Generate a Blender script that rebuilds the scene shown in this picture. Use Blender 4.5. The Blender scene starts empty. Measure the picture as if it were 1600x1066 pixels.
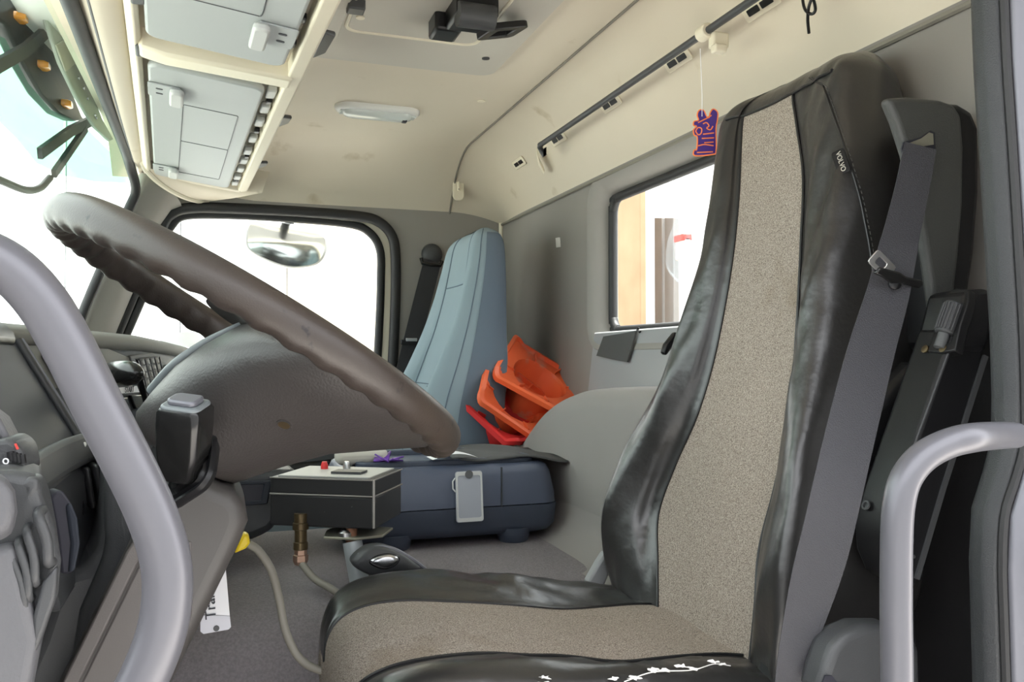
import bpy, math, random
import numpy as np
from mathutils import Vector, Matrix, noise as mnoise

random.seed(7)
V_SUN = Vector((.25, -.12, 1.0)).to_track_quat('Z', 'Y').to_euler()
R = math.radians
scene = bpy.context.scene
C = scene.collection

# ------------------------------------------------------------------ camera
FPX = 1324.0
cam_d = bpy.data.cameras.new('camera')
cam_d.sensor_width = 36.0
cam_d.lens = FPX / 1600.0 * 36.0
cam_d.clip_start = 0.02
cam = bpy.data.objects.new('camera', cam_d)
C.objects.link(cam)
cam.location = (0, 0, 0)
cam.rotation_euler = (R(91.04), 0, R(-18.8))
scene.camera = cam
CAMROT = cam.rotation_euler.to_matrix()

# ------------------------------------------------------------------ world / light
world = bpy.data.worlds.new('world')
scene.world = world
world.use_nodes = True
wn = world.node_tree.nodes
wl = world.node_tree.links
wn.clear()
wout = wn.new('ShaderNodeOutputWorld')
wbg = wn.new('ShaderNodeBackground')
wbg.inputs['Color'].default_value = (0.95, 0.965, 1.0, 1)
wbg.inputs['Strength'].default_value = 2.6
wl.new(wbg.outputs[0], wout.inputs[0])
sun_d = bpy.data.lights.new('sun', 'SUN')
sun_d.energy = 14.0
sun_d.angle = R(3)
sun_d.color = (1.0, 0.97, 0.92)
sun = bpy.data.objects.new('sun', sun_d)
C.objects.link(sun)
sun.rotation_euler = V_SUN

vs = scene.view_settings
vs.view_transform = 'Standard'
vs.look = 'None'
vs.exposure = 0.95
vs.gamma = 1.0
vs.use_curve_mapping = False
scene.cycles.max_bounces = 10
scene.cycles.diffuse_bounces = 5
scene.cycles.transparent_max_bounces = 16
scene.cycles.use_denoising = True
scene.cycles.sample_clamp_indirect = 8

# ------------------------------------------------------------------ measuring helpers
def ray(px, py):
    return CAMROT @ Vector(((px - 800) / FPX, (533 - py) / FPX, -1.0))
def at(px, py, x=None, y=None, z=None):
    d = ray(px, py)
    k = x / d.x if x is not None else (y / d.y if y is not None else z / d.z)
    return d * k
def on(px, py, P0, N):
    d = ray(px, py); P0 = Vector(P0); N = Vector(N)
    return d * (P0.dot(N) / d.dot(N))
def V(*a): return Vector(a)
CAMINV = CAMROT.transposed()
def proj(p):
    q = CAMINV @ Vector(p)
    return 800 + FPX * q.x / -q.z, 533 - FPX * q.y / -q.z

def spl(pts, n, closed=False):
    P = np.array([tuple(p) for p in pts], float)
    m = len(P)
    if m == 2:
        return [Vector(P[0] + (P[1] - P[0]) * t) for t in np.linspace(0, 1, n)]
    if closed:
        Q = np.vstack([P[-1], P, P[0], P[1]]); segs = m
    else:
        Q = np.vstack([2 * P[0] - P[1], P, 2 * P[-1] - P[-2]]); segs = m - 1
    out = []
    for i in range(n):
        u = segs * i / (n if closed else (n - 1))
        k = min(int(u), segs - 1); t = u - k
        a, b, c, d = Q[k], Q[k + 1], Q[k + 2], Q[k + 3]
        out.append(0.5 * ((2 * b) + (c - a) * t + (2 * a - 5 * b + 4 * c - d) * t * t + (3 * b - a - 3 * c + d) * t ** 3))
    return [Vector(o) if len(o) == 3 else tuple(o) for o in out]

def rrect(w, h, r, n=5):
    """rounded rectangle outline, 2-D, centred"""
    out = []
    for cx, cy, a0 in ((w / 2 - r, h / 2 - r, 0), (-w / 2 + r, h / 2 - r, 90), (-w / 2 + r, -h / 2 + r, 180), (w / 2 - r, -h / 2 + r, 270)):
        for i in range(n + 1):
            a = R(a0 + 90 * i / n)
            out.append((cx + r * math.cos(a), cy + r * math.sin(a)))
    return out
def frame(o, ux, uy):
    ux = Vector(ux).normalized(); uy = Vector(uy); uy = (uy - ux * uy.dot(ux)).normalized()
    uz = ux.cross(uy)
    M = Matrix.Identity(4)
    for i in range(3):
        M[i][0] = ux[i]; M[i][1] = uy[i]; M[i][2] = uz[i]; M[i][3] = o[i]
    return M

# ------------------------------------------------------------------ mesh builder
OFF = {}
class MB:
    def __init__(s): s.v = []; s.f = []
    def add(s, vs, fs):
        o = len(s.v)
        s.v += [Vector(p) for p in vs]
        s.f += [tuple(i + o for i in f) for f in fs]
        return s
    def box(s, c, size, M=None):
        c = Vector(c); h = Vector(size) / 2
        vs = [c + Vector((sx * h.x, sy * h.y, sz * h.z)) for sx in (-1, 1) for sy in (-1, 1) for sz in (-1, 1)]
        if M is not None: vs = [M @ p for p in vs]
        return s.add(vs, [(0, 1, 3, 2), (4, 6, 7, 5), (0, 4, 5, 1), (2, 3, 7, 6), (0, 2, 6, 4), (1, 5, 7, 3)])
    def prism(s, poly, vec):
        vec = Vector(vec); n = len(poly)
        a = [Vector(p) for p in poly]; b = [p + vec for p in a]
        fs = [tuple(range(n))[::-1], tuple(range(n, 2 * n))]
        fs += [(i, (i + 1) % n, n + (i + 1) % n, n + i) for i in range(n)]
        return s.add(a + b, fs)
    def loft(s, rings, closed=True, cap0=True, cap1=True):
        n = len(rings[0]); vs = [p for r in rings for p in r]; fs = []
        for k in range(len(rings) - 1):
            for i in range(n if closed else n - 1):
                j = (i + 1) % n
                fs.append((k * n + i, k * n + j, (k + 1) * n + j, (k + 1) * n + i))
        if closed and cap0: fs.append(tuple(range(n))[::-1])
        if closed and cap1: fs.append(tuple(range((len(rings) - 1) * n, len(rings) * n)))
        return s.add(vs, fs)
    def tube(s, path, r, seg=12, closed=False):
        P = [Vector(p) for p in path]; n = len(P)
        rs = r if isinstance(r, (list, tuple)) else [r] * n
        T = []
        for i in range(n):
            a = P[(i - 1) % n] if (closed or i > 0) else P[i]
            b = P[(i + 1) % n] if (closed or i < n - 1) else P[i]
            T.append((b - a).normalized())
        up = Vector((0, 0, 1)) if abs(T[0].z) < .9 else Vector((1, 0, 0))
        nrm = (up - T[0] * up.dot(T[0])).normalized()
        rings = []
        for i in range(n):
            nrm = (nrm - T[i] * nrm.dot(T[i])).normalized()
            b = T[i].cross(nrm)
            rings.append([P[i] + (nrm * math.cos(2 * math.pi * k / seg) + b * math.sin(2 * math.pi * k / seg)) * rs[i] for k in range(seg)])
        if closed:
            rings.append(rings[0])
            return s.loft(rings, True, False, False)
        return s.loft(rings)
    def lathe(s, prof, o, axis, seg=24):
        o = Vector(o); a = Vector(axis).normalized()
        up = Vector((0, 0, 1)) if abs(a.z) < .9 else Vector((1, 0, 0))
        u = (up - a * up.dot(a)).normalized(); w = a.cross(u)
        rings = [[o + a * h + (u * math.cos(2 * math.pi * k / seg) + w * math.sin(2 * math.pi * k / seg)) * r for k in range(seg)] for r, h in prof]
        return s.loft(rings)
    def plate(s, poly2, M, t):
        """flat outline in the xy of M, thickness t along its z"""
        a = [M @ Vector((p[0], p[1], 0)) for p in poly2]
        return s.prism(a, M.to_3x3() @ Vector((0, 0, t)))
    def ring(s, outer, inner, vec):
        vec = Vector(vec); n = len(outer)
        o0 = [Vector(p) for p in outer]; i0 = [Vector(p) for p in inner]
        vs = o0 + i0 + [p + vec for p in o0] + [p + vec for p in i0]; fs = []
        for k in range(n):
            j = (k + 1) % n
            fs += [(k, j, n + j, n + k), (2 * n + k, 3 * n + k, 3 * n + j, 2 * n + j), (k, 2 * n + k, 2 * n + j, j), (n + k, n + j, 3 * n + j, 3 * n + k)]
        return s.add(vs, fs)
    def ribbon(s, path, wid, nrm, t):
        """strap: path, width (scalar/list), face normal hint(s), thickness"""
        P = [Vector(p) for p in path]; n = len(P); rings = []
        for i in range(n):
            T = (P[min(i + 1, n - 1)] - P[max(i - 1, 0)]).normalized()
            N = Vector(nrm[i] if isinstance(nrm, list) else nrm); N = (N - T * N.dot(T)).normalized()
            W = T.cross(N); w = (wid[i] if isinstance(wid, list) else wid) / 2
            rings.append([P[i] - W * w - N * t / 2, P[i] + W * w - N * t / 2, P[i] + W * w + N * t / 2, P[i] - W * w + N * t / 2])
        return s.loft(rings)
    def build(s, name, mat, parent=None, smooth=40, bevel=0, bseg=2, sub=0, fix=True):
        vs = s.v
        if parent is None:
            lo = [min(p[i] for p in vs) for i in range(3)]; hi = [max(p[i] for p in vs) for i in range(3)]
            off = Vector(((lo[0] + hi[0]) / 2, (lo[1] + hi[1]) / 2, lo[2]))
        else:
            off = OFF[parent.name]
        me = bpy.data.meshes.new(name)
        me.from_pydata([p - off for p in vs], [], s.f)
        if fix:
            import bmesh
            bm = bmesh.new(); bm.from_mesh(me)
            bmesh.ops.recalc_face_normals(bm, faces=bm.faces)
            bm.to_mesh(me); bm.free()
        for p in me.polygons: p.use_smooth = True
        me.set_sharp_from_angle(angle=R(smooth))
        me.materials.append(mat)
        o = bpy.data.objects.new(name, me); C.objects.link(o)
        OFF[o.name] = off
        if parent is None: o.location = off
        else: o.parent = parent
        if bevel:
            m = o.modifiers.new('bevel', 'BEVEL'); m.width = bevel; m.segments = bseg; m.limit_method = 'ANGLE'; m.angle_limit = R(30)
            m.use_clamp_overlap = True
        if sub:
            m = o.modifiers.new('subsurf', 'SUBSURF'); m.levels = sub; m.render_levels = sub
        return o

def thing(name, label, cat, loc, group=None):
    o = bpy.data.objects.new(name, None); C.objects.link(o)
    o.empty_display_size = .05
    o.location = loc; OFF[o.name] = Vector(loc)
    o['label'] = label; o['category'] = cat
    if group: o['group'] = group
    return o
def tag(o, label, cat, group=None):
    o['label'] = label; o['category'] = cat
    if group: o['group'] = group
    return o
def struct(o): o['kind'] = 'structure'; return o

def text(txt, size, M, mat, parent, name='lettering', depth=.0003):
    cu = bpy.data.curves.new('t', 'FONT'); cu.body = txt; cu.size = size; cu.extrude = depth
    cu.align_x = 'CENTER'; cu.align_y = 'CENTER'
    t = bpy.data.objects.new('t', cu); C.objects.link(t)
    dg = bpy.context.evaluated_depsgraph_get()
    me = bpy.data.meshes.new_from_object(t.evaluated_get(dg))
    b = MB().add([M @ v.co for v in me.vertices], [tuple(p.vertices) for p in me.polygons])
    bpy.data.objects.remove(t); bpy.data.curves.remove(cu); bpy.data.meshes.remove(me)
    return b.build(name, mat, parent, fix=False)

# ------------------------------------------------------------------ materials
MATS = {}
def mat(name, col, rough=.5, metal=0., spec=.5, bump=None, var=None, bump2=None, coat=0., stain=None, alpha=None):
    """bump=(scale, strength) fine relief; var=(scale, amount, col2) mottling; stain=(scale, col, lo, hi)"""
    m = bpy.data.materials.new(name); m.use_nodes = True
    nt = m.node_tree; N = nt.nodes; L = nt.links
    b = N['Principled BSDF']
    b.inputs['Base Color'].default_value = (*col, 1)
    b.inputs['Roughness'].default_value = rough
    b.inputs['Metallic'].default_value = metal
    b.inputs['Specular IOR Level'].default_value = spec
    b.inputs['Coat Weight'].default_value = coat
    tc = N.new('ShaderNodeTexCoord')
    src = None
    if var:
        n = N.new('ShaderNodeTexNoise'); n.inputs['Scale'].default_value = var[0]; n.inputs['Detail'].default_value = 3
        L.new(tc.outputs['Object'], n.inputs['Vector'])
        r = N.new('ShaderNodeValToRGB'); r.color_ramp.elements[0].position = .5 - var[1]; r.color_ramp.elements[1].position = .5 + var[1]
        r.color_ramp.elements[0].color = (*col, 1); r.color_ramp.elements[1].color = (*var[2], 1)
        L.new(n.outputs['Fac'], r.inputs['Fac']); src = r.outputs['Color']
    if stain:
        n = N.new('ShaderNodeTexNoise'); n.inputs['Scale'].default_value = stain[0]; n.inputs['Detail'].default_value = 5
        L.new(tc.outputs['Object'], n.inputs['Vector'])
        r = N.new('ShaderNodeValToRGB'); r.color_ramp.elements[0].position = stain[2]; r.color_ramp.elements[1].position = stain[3]
        L.new(n.outputs['Fac'], r.inputs['Fac'])
        mx = N.new('ShaderNodeMix'); mx.data_type = 'RGBA'
        L.new(r.outputs['Color'], mx.inputs['Factor'])
        if src: L.new(src, mx.inputs[6])
        else: mx.inputs[6].default_value = (*col, 1)
        mx.inputs[7].default_value = (*stain[1], 1); src = mx.outputs[2]
    if src: L.new(src, b.inputs['Base Color'])
    last = None
    for bp in (bump, bump2):
        if not bp: continue
        n = N.new('ShaderNodeTexNoise'); n.inputs['Scale'].default_value = bp[0]; n.inputs['Detail'].default_value = 4
        L.new(tc.outputs['Object'], n.inputs['Vector'])
        k = N.new('ShaderNodeBump'); k.inputs['Strength'].default_value = bp[1]; k.inputs['Distance'].default_value = bp[2] if len(bp) > 2 else .002
        L.new(n.outputs['Fac'], k.inputs['Height'])
        if last: L.new(last, k.inputs['Normal'])
        last = k.outputs['Normal']
    if last: L.new(last, b.inputs['Normal'])
    MATS[name] = m
    return m
def glassmat(name, col, gloss=.07, rough=0.0, diff=0., dcol=(1, 1, 1)):
    m = bpy.data.materials.new(name); m.use_nodes = True
    nt = m.node_tree; N = nt.nodes; L = nt.links; N.clear()
    o = N.new('ShaderNodeOutputMaterial'); t = N.new('ShaderNodeBsdfTransparent'); t.inputs[0].default_value = (*col, 1)
    g = N.new('ShaderNodeBsdfGlossy'); g.inputs['Roughness'].default_value = rough; g.inputs[0].default_value = (1, 1, 1, 1)
    lw = N.new('ShaderNodeLayerWeight'); lw.inputs['Blend'].default_value = .5
    pw = N.new('ShaderNodeMath'); pw.operation = 'POWER'; pw.inputs[1].default_value = 5; L.new(lw.outputs['Facing'], pw.inputs[0])
    f = N.new('ShaderNodeMath'); f.operation = 'MULTIPLY_ADD'; f.inputs[1].default_value = .04; f.inputs[2].default_value = .006; L.new(pw.outputs[0], f.inputs[0])
    mx = N.new('ShaderNodeMixShader'); L.new(f.outputs[0], mx.inputs[0]); L.new(t.outputs[0], mx.inputs[1]); L.new(g.outputs[0], mx.inputs[2])
    out = mx.outputs[0]
    if diff:
        d = N.new('ShaderNodeBsdfDiffuse'); d.inputs[0].default_value = (*dcol, 1)
        tr = N.new('ShaderNodeBsdfTranslucent'); tr.inputs[0].default_value = (*dcol, 1)
        m1 = N.new('ShaderNodeMixShader'); m1.inputs[0].default_value = .5; L.new(d.outputs[0], m1.inputs[1]); L.new(tr.outputs[0], m1.inputs[2])
        m2 = N.new('ShaderNodeMixShader'); m2.inputs[0].default_value = diff; L.new(out, m2.inputs[1]); L.new(m1.outputs[0], m2.inputs[2]); out = m2.outputs[0]
    L.new(out, o.inputs[0])
    return m

CREAM = mat('cream_plastic', (.66, .60, .49), .55, bump=(900, .05), var=(2.5, .28, (.60, .53, .42)), stain=(9, (.42, .34, .22), .66, .80))
CREAM2 = mat('cream_trim', (.74, .68, .54), .5)
HATCH = mat('hatch_plastic', (.50, .47, .41), .5, bump=(700, .05))
SEAMD = mat('seam_shadow_rubber', (.20, .185, .155), .8)
WALLG = mat('grey_wall_carpet', (.285, .268, .248), .9, spec=.2, bump=(1400, .25), var=(3, .3, (.235, .22, .205)))
PANELG = mat('grey_panel', (.30, .305, .31), .7, bump=(900, .1))
TUNNEL = mat('tunnel_carpet', (.185, .168, .176), .85, spec=.25, bump=(420, .7), var=(260, .2, (.25, .228, .238)))
HUMP = mat('hump_carpet', (.29, .272, .26), .85, spec=.2, bump=(900, .25), var=(3, .3, (.25, .235, .225)))
RUBBER = mat('black_rubber', (.014, .014, .015), .55, bump=(1200, .1))
SEALG = mat('grey_textured_rubber', (.10, .105, .11), .45, bump=(900, .35))
PILLAR = mat('pillar_trim', (.27, .255, .235), .75, bump=(900, .15))
PAINTG = mat('grey_metal_paint', (.155, .157, .18), .38, metal=.2)
SEALB = mat('pillar_rubber', (.030, .032, .034), .42, spec=.4, bump=(900, .35))
PADG = mat('dash_end_grey', (.10, .10, .108), .5, bump=(300, .25))
TUBE = mat('silver_tube_paint', (.115, .114, .128), .34, metal=.25)
LEATHER = mat('black_leatherette', (.022, .021, .0205), .31, spec=.8, bump=(700, .06), bump2=(14, .30, .012))
LEATHER2 = mat('black_leatherette_smooth', (.016, .016, .017), .38, spec=.55, bump=(700, .06))
FABRIC = mat('beige_melange_cloth', (.18, .150, .127), .95, spec=.1, bump=(1300, .4), var=(640, .15, (.475, .415, .355)), stain=(5.5, (.19, .145, .095), .62, .80))
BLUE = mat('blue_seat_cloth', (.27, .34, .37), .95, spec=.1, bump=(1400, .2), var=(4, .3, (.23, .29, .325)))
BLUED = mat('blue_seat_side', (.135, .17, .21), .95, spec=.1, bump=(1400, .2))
WHEEL = mat('steering_leather', (.034, .029, .028), .40, bump=(500, .12), var=(7, .25, (.050, .037, .029)), stain=(55, (.014, .012, .012), .66, .72))
HUBM = mat('hub_plastic', (.036, .034, .034), .42, bump=(420, .22), var=(5, .25, (.048, .041, .038)))
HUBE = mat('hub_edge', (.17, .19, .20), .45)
COLM = mat('column_plastic', (.066, .061, .058), .42, bump=(800, .1))
COLM2 = mat('column_plastic_light', (.098, .089, .085), .5, bump=(800, .1))
DASHD = mat('dash_dark', (.030, .033, .037), .5, bump=(900, .1))
DASHG = mat('dash_grey', (.085, .088, .09), .55, bump=(900, .15))
DASHB = mat('dash_beige', (.17, .165, .15), .65, bump=(900, .2))
DASHP = mat('dash_panel_pale', (.27, .265, .24), .55)
CLUST = mat('cluster_panel', (.026, .030, .040), .5, spec=.2)
CHROME = mat('satin_chrome', (.62, .63, .66), .25, metal=1)
BLACKP = mat('black_plastic', (.009, .009, .010), .38, spec=.35, bump=(900, .08))
BLACKG = mat('black_gloss', (.010, .010, .010), .22)
GREYP = mat('grey_plastic', (.050, .052, .055), .45, bump=(800, .15))
TOWER = mat('tower_plastic', (.055, .057, .054), .42, bump=(700, .2))
DOORG = mat('storage_door_grey', (.37, .39, .39), .5, bump=(900, .06))
DOORG2 = mat('storage_latch_grey', (.50, .51, .50), .45)
WEB = mat('belt_webbing', (.025, .025, .028), .6, spec=.45, bump=(1000, .3))
WEB2 = mat('belt_webbing_worn', (.034, .034, .041), .5, spec=.6, bump=(900, .5))
STEEL = mat('steel', (.6, .6, .6), .3, metal=1)
DEV = mat('device_blue_grey', (.070, .085, .125), .45, bump=(900, .08))
DEV2 = mat('device_blue_grey_lower', (.045, .056, .082), .5, bump=(900, .08))
MATF = mat('dark_cloth', (.080, .081, .080), .95, bump=(900, .5))
BOXB = mat('painted_black_box', (.022, .022, .023), .42, bump=(500, .08), stain=(130, (.12, .12, .12), .72, .76))
WORN = mat('worn_bare_edge', (.36, .34, .32), .4, metal=.5)
BRASS = mat('dirty_brass', (.13, .095, .05), .4, metal=.7)
COPPER = mat('copper_nut', (.55, .36, .27), .3, metal=.85)
BRACK = mat('zinc_bracket', (.30, .29, .23), .4, metal=.5)
GALV = mat('galvanised_tube', (.42, .45, .47), .45, metal=.3)
CABLE = mat('grey_cable', (.24, .225, .19), .5)
YELL = mat('yellow_plastic', (.85, .62, .02), .4)
WHITE = mat('white_card', (.82, .82, .84), .5)
CLEARC = mat('frosted_holder', (.33, .35, .39), .35)
INK = mat('ink', (.02, .02, .03), .6)
ORANGE = mat('orange_plastic', (.85, .15, .045), .45, var=(9, .2, (.75, .11, .04)), stain=(14, (.55, .28, .2), .62, .75))
REDP = mat('red_plastic', (.62, .03, .03), .42)
AMBER = mat('amber_lamp', (.9, .36, .03), .2, coat=.5)
PURP = mat('purple_print', (.06, .02, .22), .4)
ORNG = mat('orange_print', (.95, .24, .06), .4)
LENS = mat('lamp_lens', (.62, .66, .64), .18, spec=.6, coat=.3)
THREAD = mat('grey_thread', (.075, .075, .072), .8)
FOAM = mat('torn_white_backing', (.80, .79, .76), .9)
GLASS = glassmat('clear_glass', (.97, .99, .98))
WSHIELD = glassmat('windshield_glass', (.93, .98, .95))
VISGRN = glassmat('green_acrylic', (.50, .66, .58), diff=.03, dcol=(.5, .75, .65))
BAGM = glassmat('plastic_bag', (.92, .95, .97), diff=.05, dcol=(.9, .93, .97))
MIRR = mat('mirror_glass', (.80, .83, .83), .12, metal=1)
EXTW = mat('white_wall_paint', (.82, .84, .84), .8)
EXTC = mat('cream_wall_paint', (.72, .66, .52), .8)
TIMB = mat('plywood', (.27, .17, .095), .8, var=(6, .2, (.33, .22, .13)))
GREYW = mat('weathered_board', (.17, .16, .15), .85, var=(9, .2, (.2, .18, .17)))
CONC = mat('concrete_ground', (.52, .50, .47), .9, var=(2, .3, (.46, .44, .41)))
DARKM = mat('dark_frame', (.014, .017, .017), .5)
WHITP = mat('white_plastic', (.75, .75, .72), .4)
REDC = mat('red_print', (.6, .05, .04), .6)

FLOOR_Z = -.92
XR = .85          # rear wall
YF = 2.60         # passenger side wall
ZC = .62          # headliner

# ================================================================== SETTING
struct(MB().box((.1, 1.5, FLOOR_Z - .03), (1.7, 2.5, .06)).build('floor', TUNNEL))

# -------- rear wall with window opening (plane x = XR)
wy0, wy1 = 1.10, 1.855
wz0, wz1 = .068, .375
def yz_loop(yc, zc, w, h, r, x, n=5): return [V(x, yc + a, zc + b) for a, b in rrect(w, h, r, n)]
def cornered(loop, y0, y1, z0, z1, x):
    """outer ring matched point for point with a rounded loop"""
    yc = sum(p.y for p in loop) / len(loop); zc = sum(p.z for p in loop) / len(loop)
    return [V(x, y1 if p.y > yc else y0, z1 if p.z > zc else z0) for p in loop]
wyc, wzc, ww, wh = (wy0 + wy1) / 2, (wz0 + wz1) / 2, wy1 - wy0, wz1 - wz0
hole = yz_loop(wyc, wzc, ww + .10, wh + .10, .06, XR)
rear_wall = struct(MB().ring(cornered(hole, .40, 2.66, FLOOR_Z, .46, XR), hole, (.06, 0, 0)).build('wall_rear', WALLG))
# moulded surround (slightly proud then falling in to the gasket)
b = MB()
lo = yz_loop(wyc, wzc, ww + .115, wh + .115, .065, XR + .002)
l1 = yz_loop(wyc, wzc, ww + .105, wh + .105, .06, XR - .006)
l2 = yz_loop(wyc, wzc, ww + .08, wh + .08, .055, XR - .004)
l3 = yz_loop(wyc, wzc, ww + .03, wh + .03, .045, XR + .035)
l4 = yz_loop(wyc, wzc, ww + .03, wh + .03, .045, XR + .06)
b.loft([lo, l1, l2, l3, l4], True, False, False)
b.build('window_surround', PILLAR, rear_wall, smooth=60)
win3 = struct(MB().prism(yz_loop(wyc, wzc, ww + .01, wh + .01, .035, XR + .045), (.005, 0, 0)).build('window_3', GLASS))
g = yz_loop(wyc, wzc, ww + .012, wh + .012, .04, XR + .042)
MB().tube(spl(g, 120, True), .011, 10, True).build('window_gasket', RUBBER, win3)
# flush grey panel below the window + vertical corner trim
MB().prism([at(928, 520, x=XR - .004), at(1080, 508, x=XR - .004), at(1080, 622, x=XR - .004), at(918, 612, x=XR - .004)], (.006, 0, 0)).build('lower_panel', PANELG, rear_wall, bevel=.003)
MB().tube([V(XR - .006, YF - .01, FLOOR_Z), V(XR - .006, YF - .01, .43)], .007, 8).build('corner_strip', CREAM2, rear_wall)
MB().prism([at(868, 372, x=XR - .004), at(873, 371, x=XR - .004), at(874, 386, x=XR - .004), at(869, 387, x=XR - .004)], (.006, 0, 0)).build('white_mark', WHITP, rear_wall)

MB().box((XR - .006, .74, -.44), (.008, .60, .95)).build('low_shade', mat('shade_black', (.020, .020, .021), .95, spec=.1, bump=(900, .4)), rear_wall, bevel=.002)  # near-black sheet stands in for the shade low behind the driver seat

# -------- headliner (ceiling)
def smooth01(t): t = max(0., min(1., t)); return t * t * (3 - 2 * t)
ys = list(np.linspace(.42, .66, 10)) + list(np.linspace(.70, 2.34, 18)) + list(np.linspace(2.38, YF + .02, 16))
xs = list(np.linspace(-.30, .66, 26)) + list(np.linspace(.675, XR + .005, 14))
def ay(y):
    if y < .66: return max(0., 1 - ((.66 - y) / .24) ** 2.2)
    if y > 2.34: return max(0., 1 - ((y - 2.34) / (YF + .02 - 2.34)) ** 2.6)
    return 1.
def bx_(x):
    if x > .675: return max(0., 1 - ((x - .675) / (XR + .005 - .675)) ** 2.0)
    return 1.
def zlip(x): return .424 + .085 * smooth01((.10 - x) / .36)
def ceil_z(x, y):
    lip = zlip(x)
    return lip + (ZC - lip) * ay(y) * bx_(x)
rows = [[V(x, y, ceil_z(x, y)) for y in ys] for x in xs]
# closed slab: modelled underside, flat upper face; left open over the roof hatch well
rows2 = [r + [V(p.x, p.y, ZC + .06) for p in reversed(r)] for r in rows]
ceiling = struct(MB().loft(rows2).build('ceiling', CREAM, smooth=60))
# roof skin above so that no light leaks
struct(MB().box((.25, 1.5, ZC + .10), (1.3, 2.45, .04)).build('roof_panel', EXTW))
# seam between main headliner and rear section
path = [V(.676, y, ceil_z(.676, y) - .0015) for y in np.linspace(.5, YF + .012, 60)]
MB().tube(path, .0028, 6).build('seam_line', SEAMD, ceiling)
# lower lip bead along the passenger side, curving forward
lipc = spl([at(318, 316, y=2.60), at(292, 309, y=2.56), at(268, 298, y=2.51), at(246, 283, y=2.46), at(228, 264, y=2.41), at(216, 240, y=2.33)], 24)
path = [V(x, YF + .015, zlip(x) - .003) for x in np.linspace(XR - .01, lipc[0].x + .03, 30)] + lipc
MB().tube(path, .008, 8).build('lip_bead', CREAM2, ceiling)
# cream corner panel between that lip and the end of the overhead console
up_edge = [V(.10 - (.10 + .205) * t, 2.49 - .10 * t ** 3, .462 + .033 * t) for t in np.linspace(0, 1, 24)]
mid_e = [(a + c) / 2 + V(0, 0, -.002) for a, c in zip(lipc, up_edge)]
MB().loft([lipc, mid_e, up_edge, [p + V(.02, -.01, .06) for p in up_edge]], False).build('corner_panel', CREAM, ceiling, smooth=70)
# rear header bottom edge strip
MB().tube([V(XR - .004, .45, .424), V(XR - .004, YF, .424)], .0045, 6).build('rear_edge_strip', SEAMD, ceiling)
# corner recess with coat hook in the rear section
from mathutils.bvhtree import BVHTree
def hit(o, px, py):
    me = o.data; off = OFF[o.name]
    bv = BVHTree.FromPolygons([v.co + off for v in me.vertices], [tuple(p.vertices) for p in me.polygons])
    h = bv.ray_cast(V(0, 0, 0), ray(px, py).normalized())
    if not h[0]: return None, None
    n = h[1] if h[1].dot(h[0]) < 0 else -h[1]
    return h[0], n
hookc, hn_ = hit(ceiling, 716, 289)
M = frame(hookc + hn_ * .0, V(1, 0, 0), V(0, 0, 1))
MB().plate(rrect(.036, .10, .016), M @ Matrix.Translation((0, 0, -.004)), .010).build('hook_recess', CREAM2, ceiling, bevel=.003)
MB().tube([hookc + hn_ * .004 + V(0, 0, .015), hookc + hn_ * .014 + V(0, 0, .0), hookc + hn_ * .012 + V(0, 0, -.012)], .005, 8).build('coat_hook', CREAM2, ceiling)
MB().tube([hookc + hn_ * .005 + V(0, 0, -.005), hookc + hn_ * .0185 + V(0, 0, -.005)], .0025, 8).build('hook_screw', INK, ceiling)
# slots in the rear section
def on_rear(px, py):
    d = ray(px, py); k = .5
    lo_, hi_ = .3, 4.
    for _ in range(60):
        mid = (lo_ + hi_) / 2; p = d * mid
        if p.x > .66 and (p.x > XR or p.z > ceil_z(p.x, min(max(p.y, .66), 2.34))): hi_ = mid
        else: lo_ = mid
    return d * lo_
def rear_normal(p):
    e = .004
    dz = (ceil_z(p.x + e, 1.5) - ceil_z(p.x - e, 1.5)) / (2 * e)
    return V(dz, 0, -1).normalized()          # points into the cab
for k, (sx, sy) in enumerate([(812, 254), (873, 216), (955, 161), (1060, 93), (1190, 8)]):
    p = on_rear(sx, sy); n = rear_normal(p)
    M = frame(p + n * .001, (0, -1, 0), n.cross(V(0, -1, 0)))
    L_ = .068
    o = MB().plate(rrect(L_ + .018, .026, .005), M, .003).build('slot_bezel', CREAM2, ceiling, bevel=.0012)
    z_off = .0034
    b = MB()
    for dx in (-.017, .017):
        Mx = M @ Matrix.Translation((dx, 0, z_off if M.to_3x3().col[2].dot(n) > 0 else -z_off))
        b.plate(rrect(.029, .011, .002), Mx, .0006)
    b.build('slot_opening', BLACKP, o)
# ceiling round plug
p = at(752, 158, z=ZC - .001); MB().lathe([(.010, .0), (.010, -.002), (.006, -.003)], p + V(0, 0, .001), (0, 0, 1)).build('plug', CREAM2, ceiling)

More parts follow.
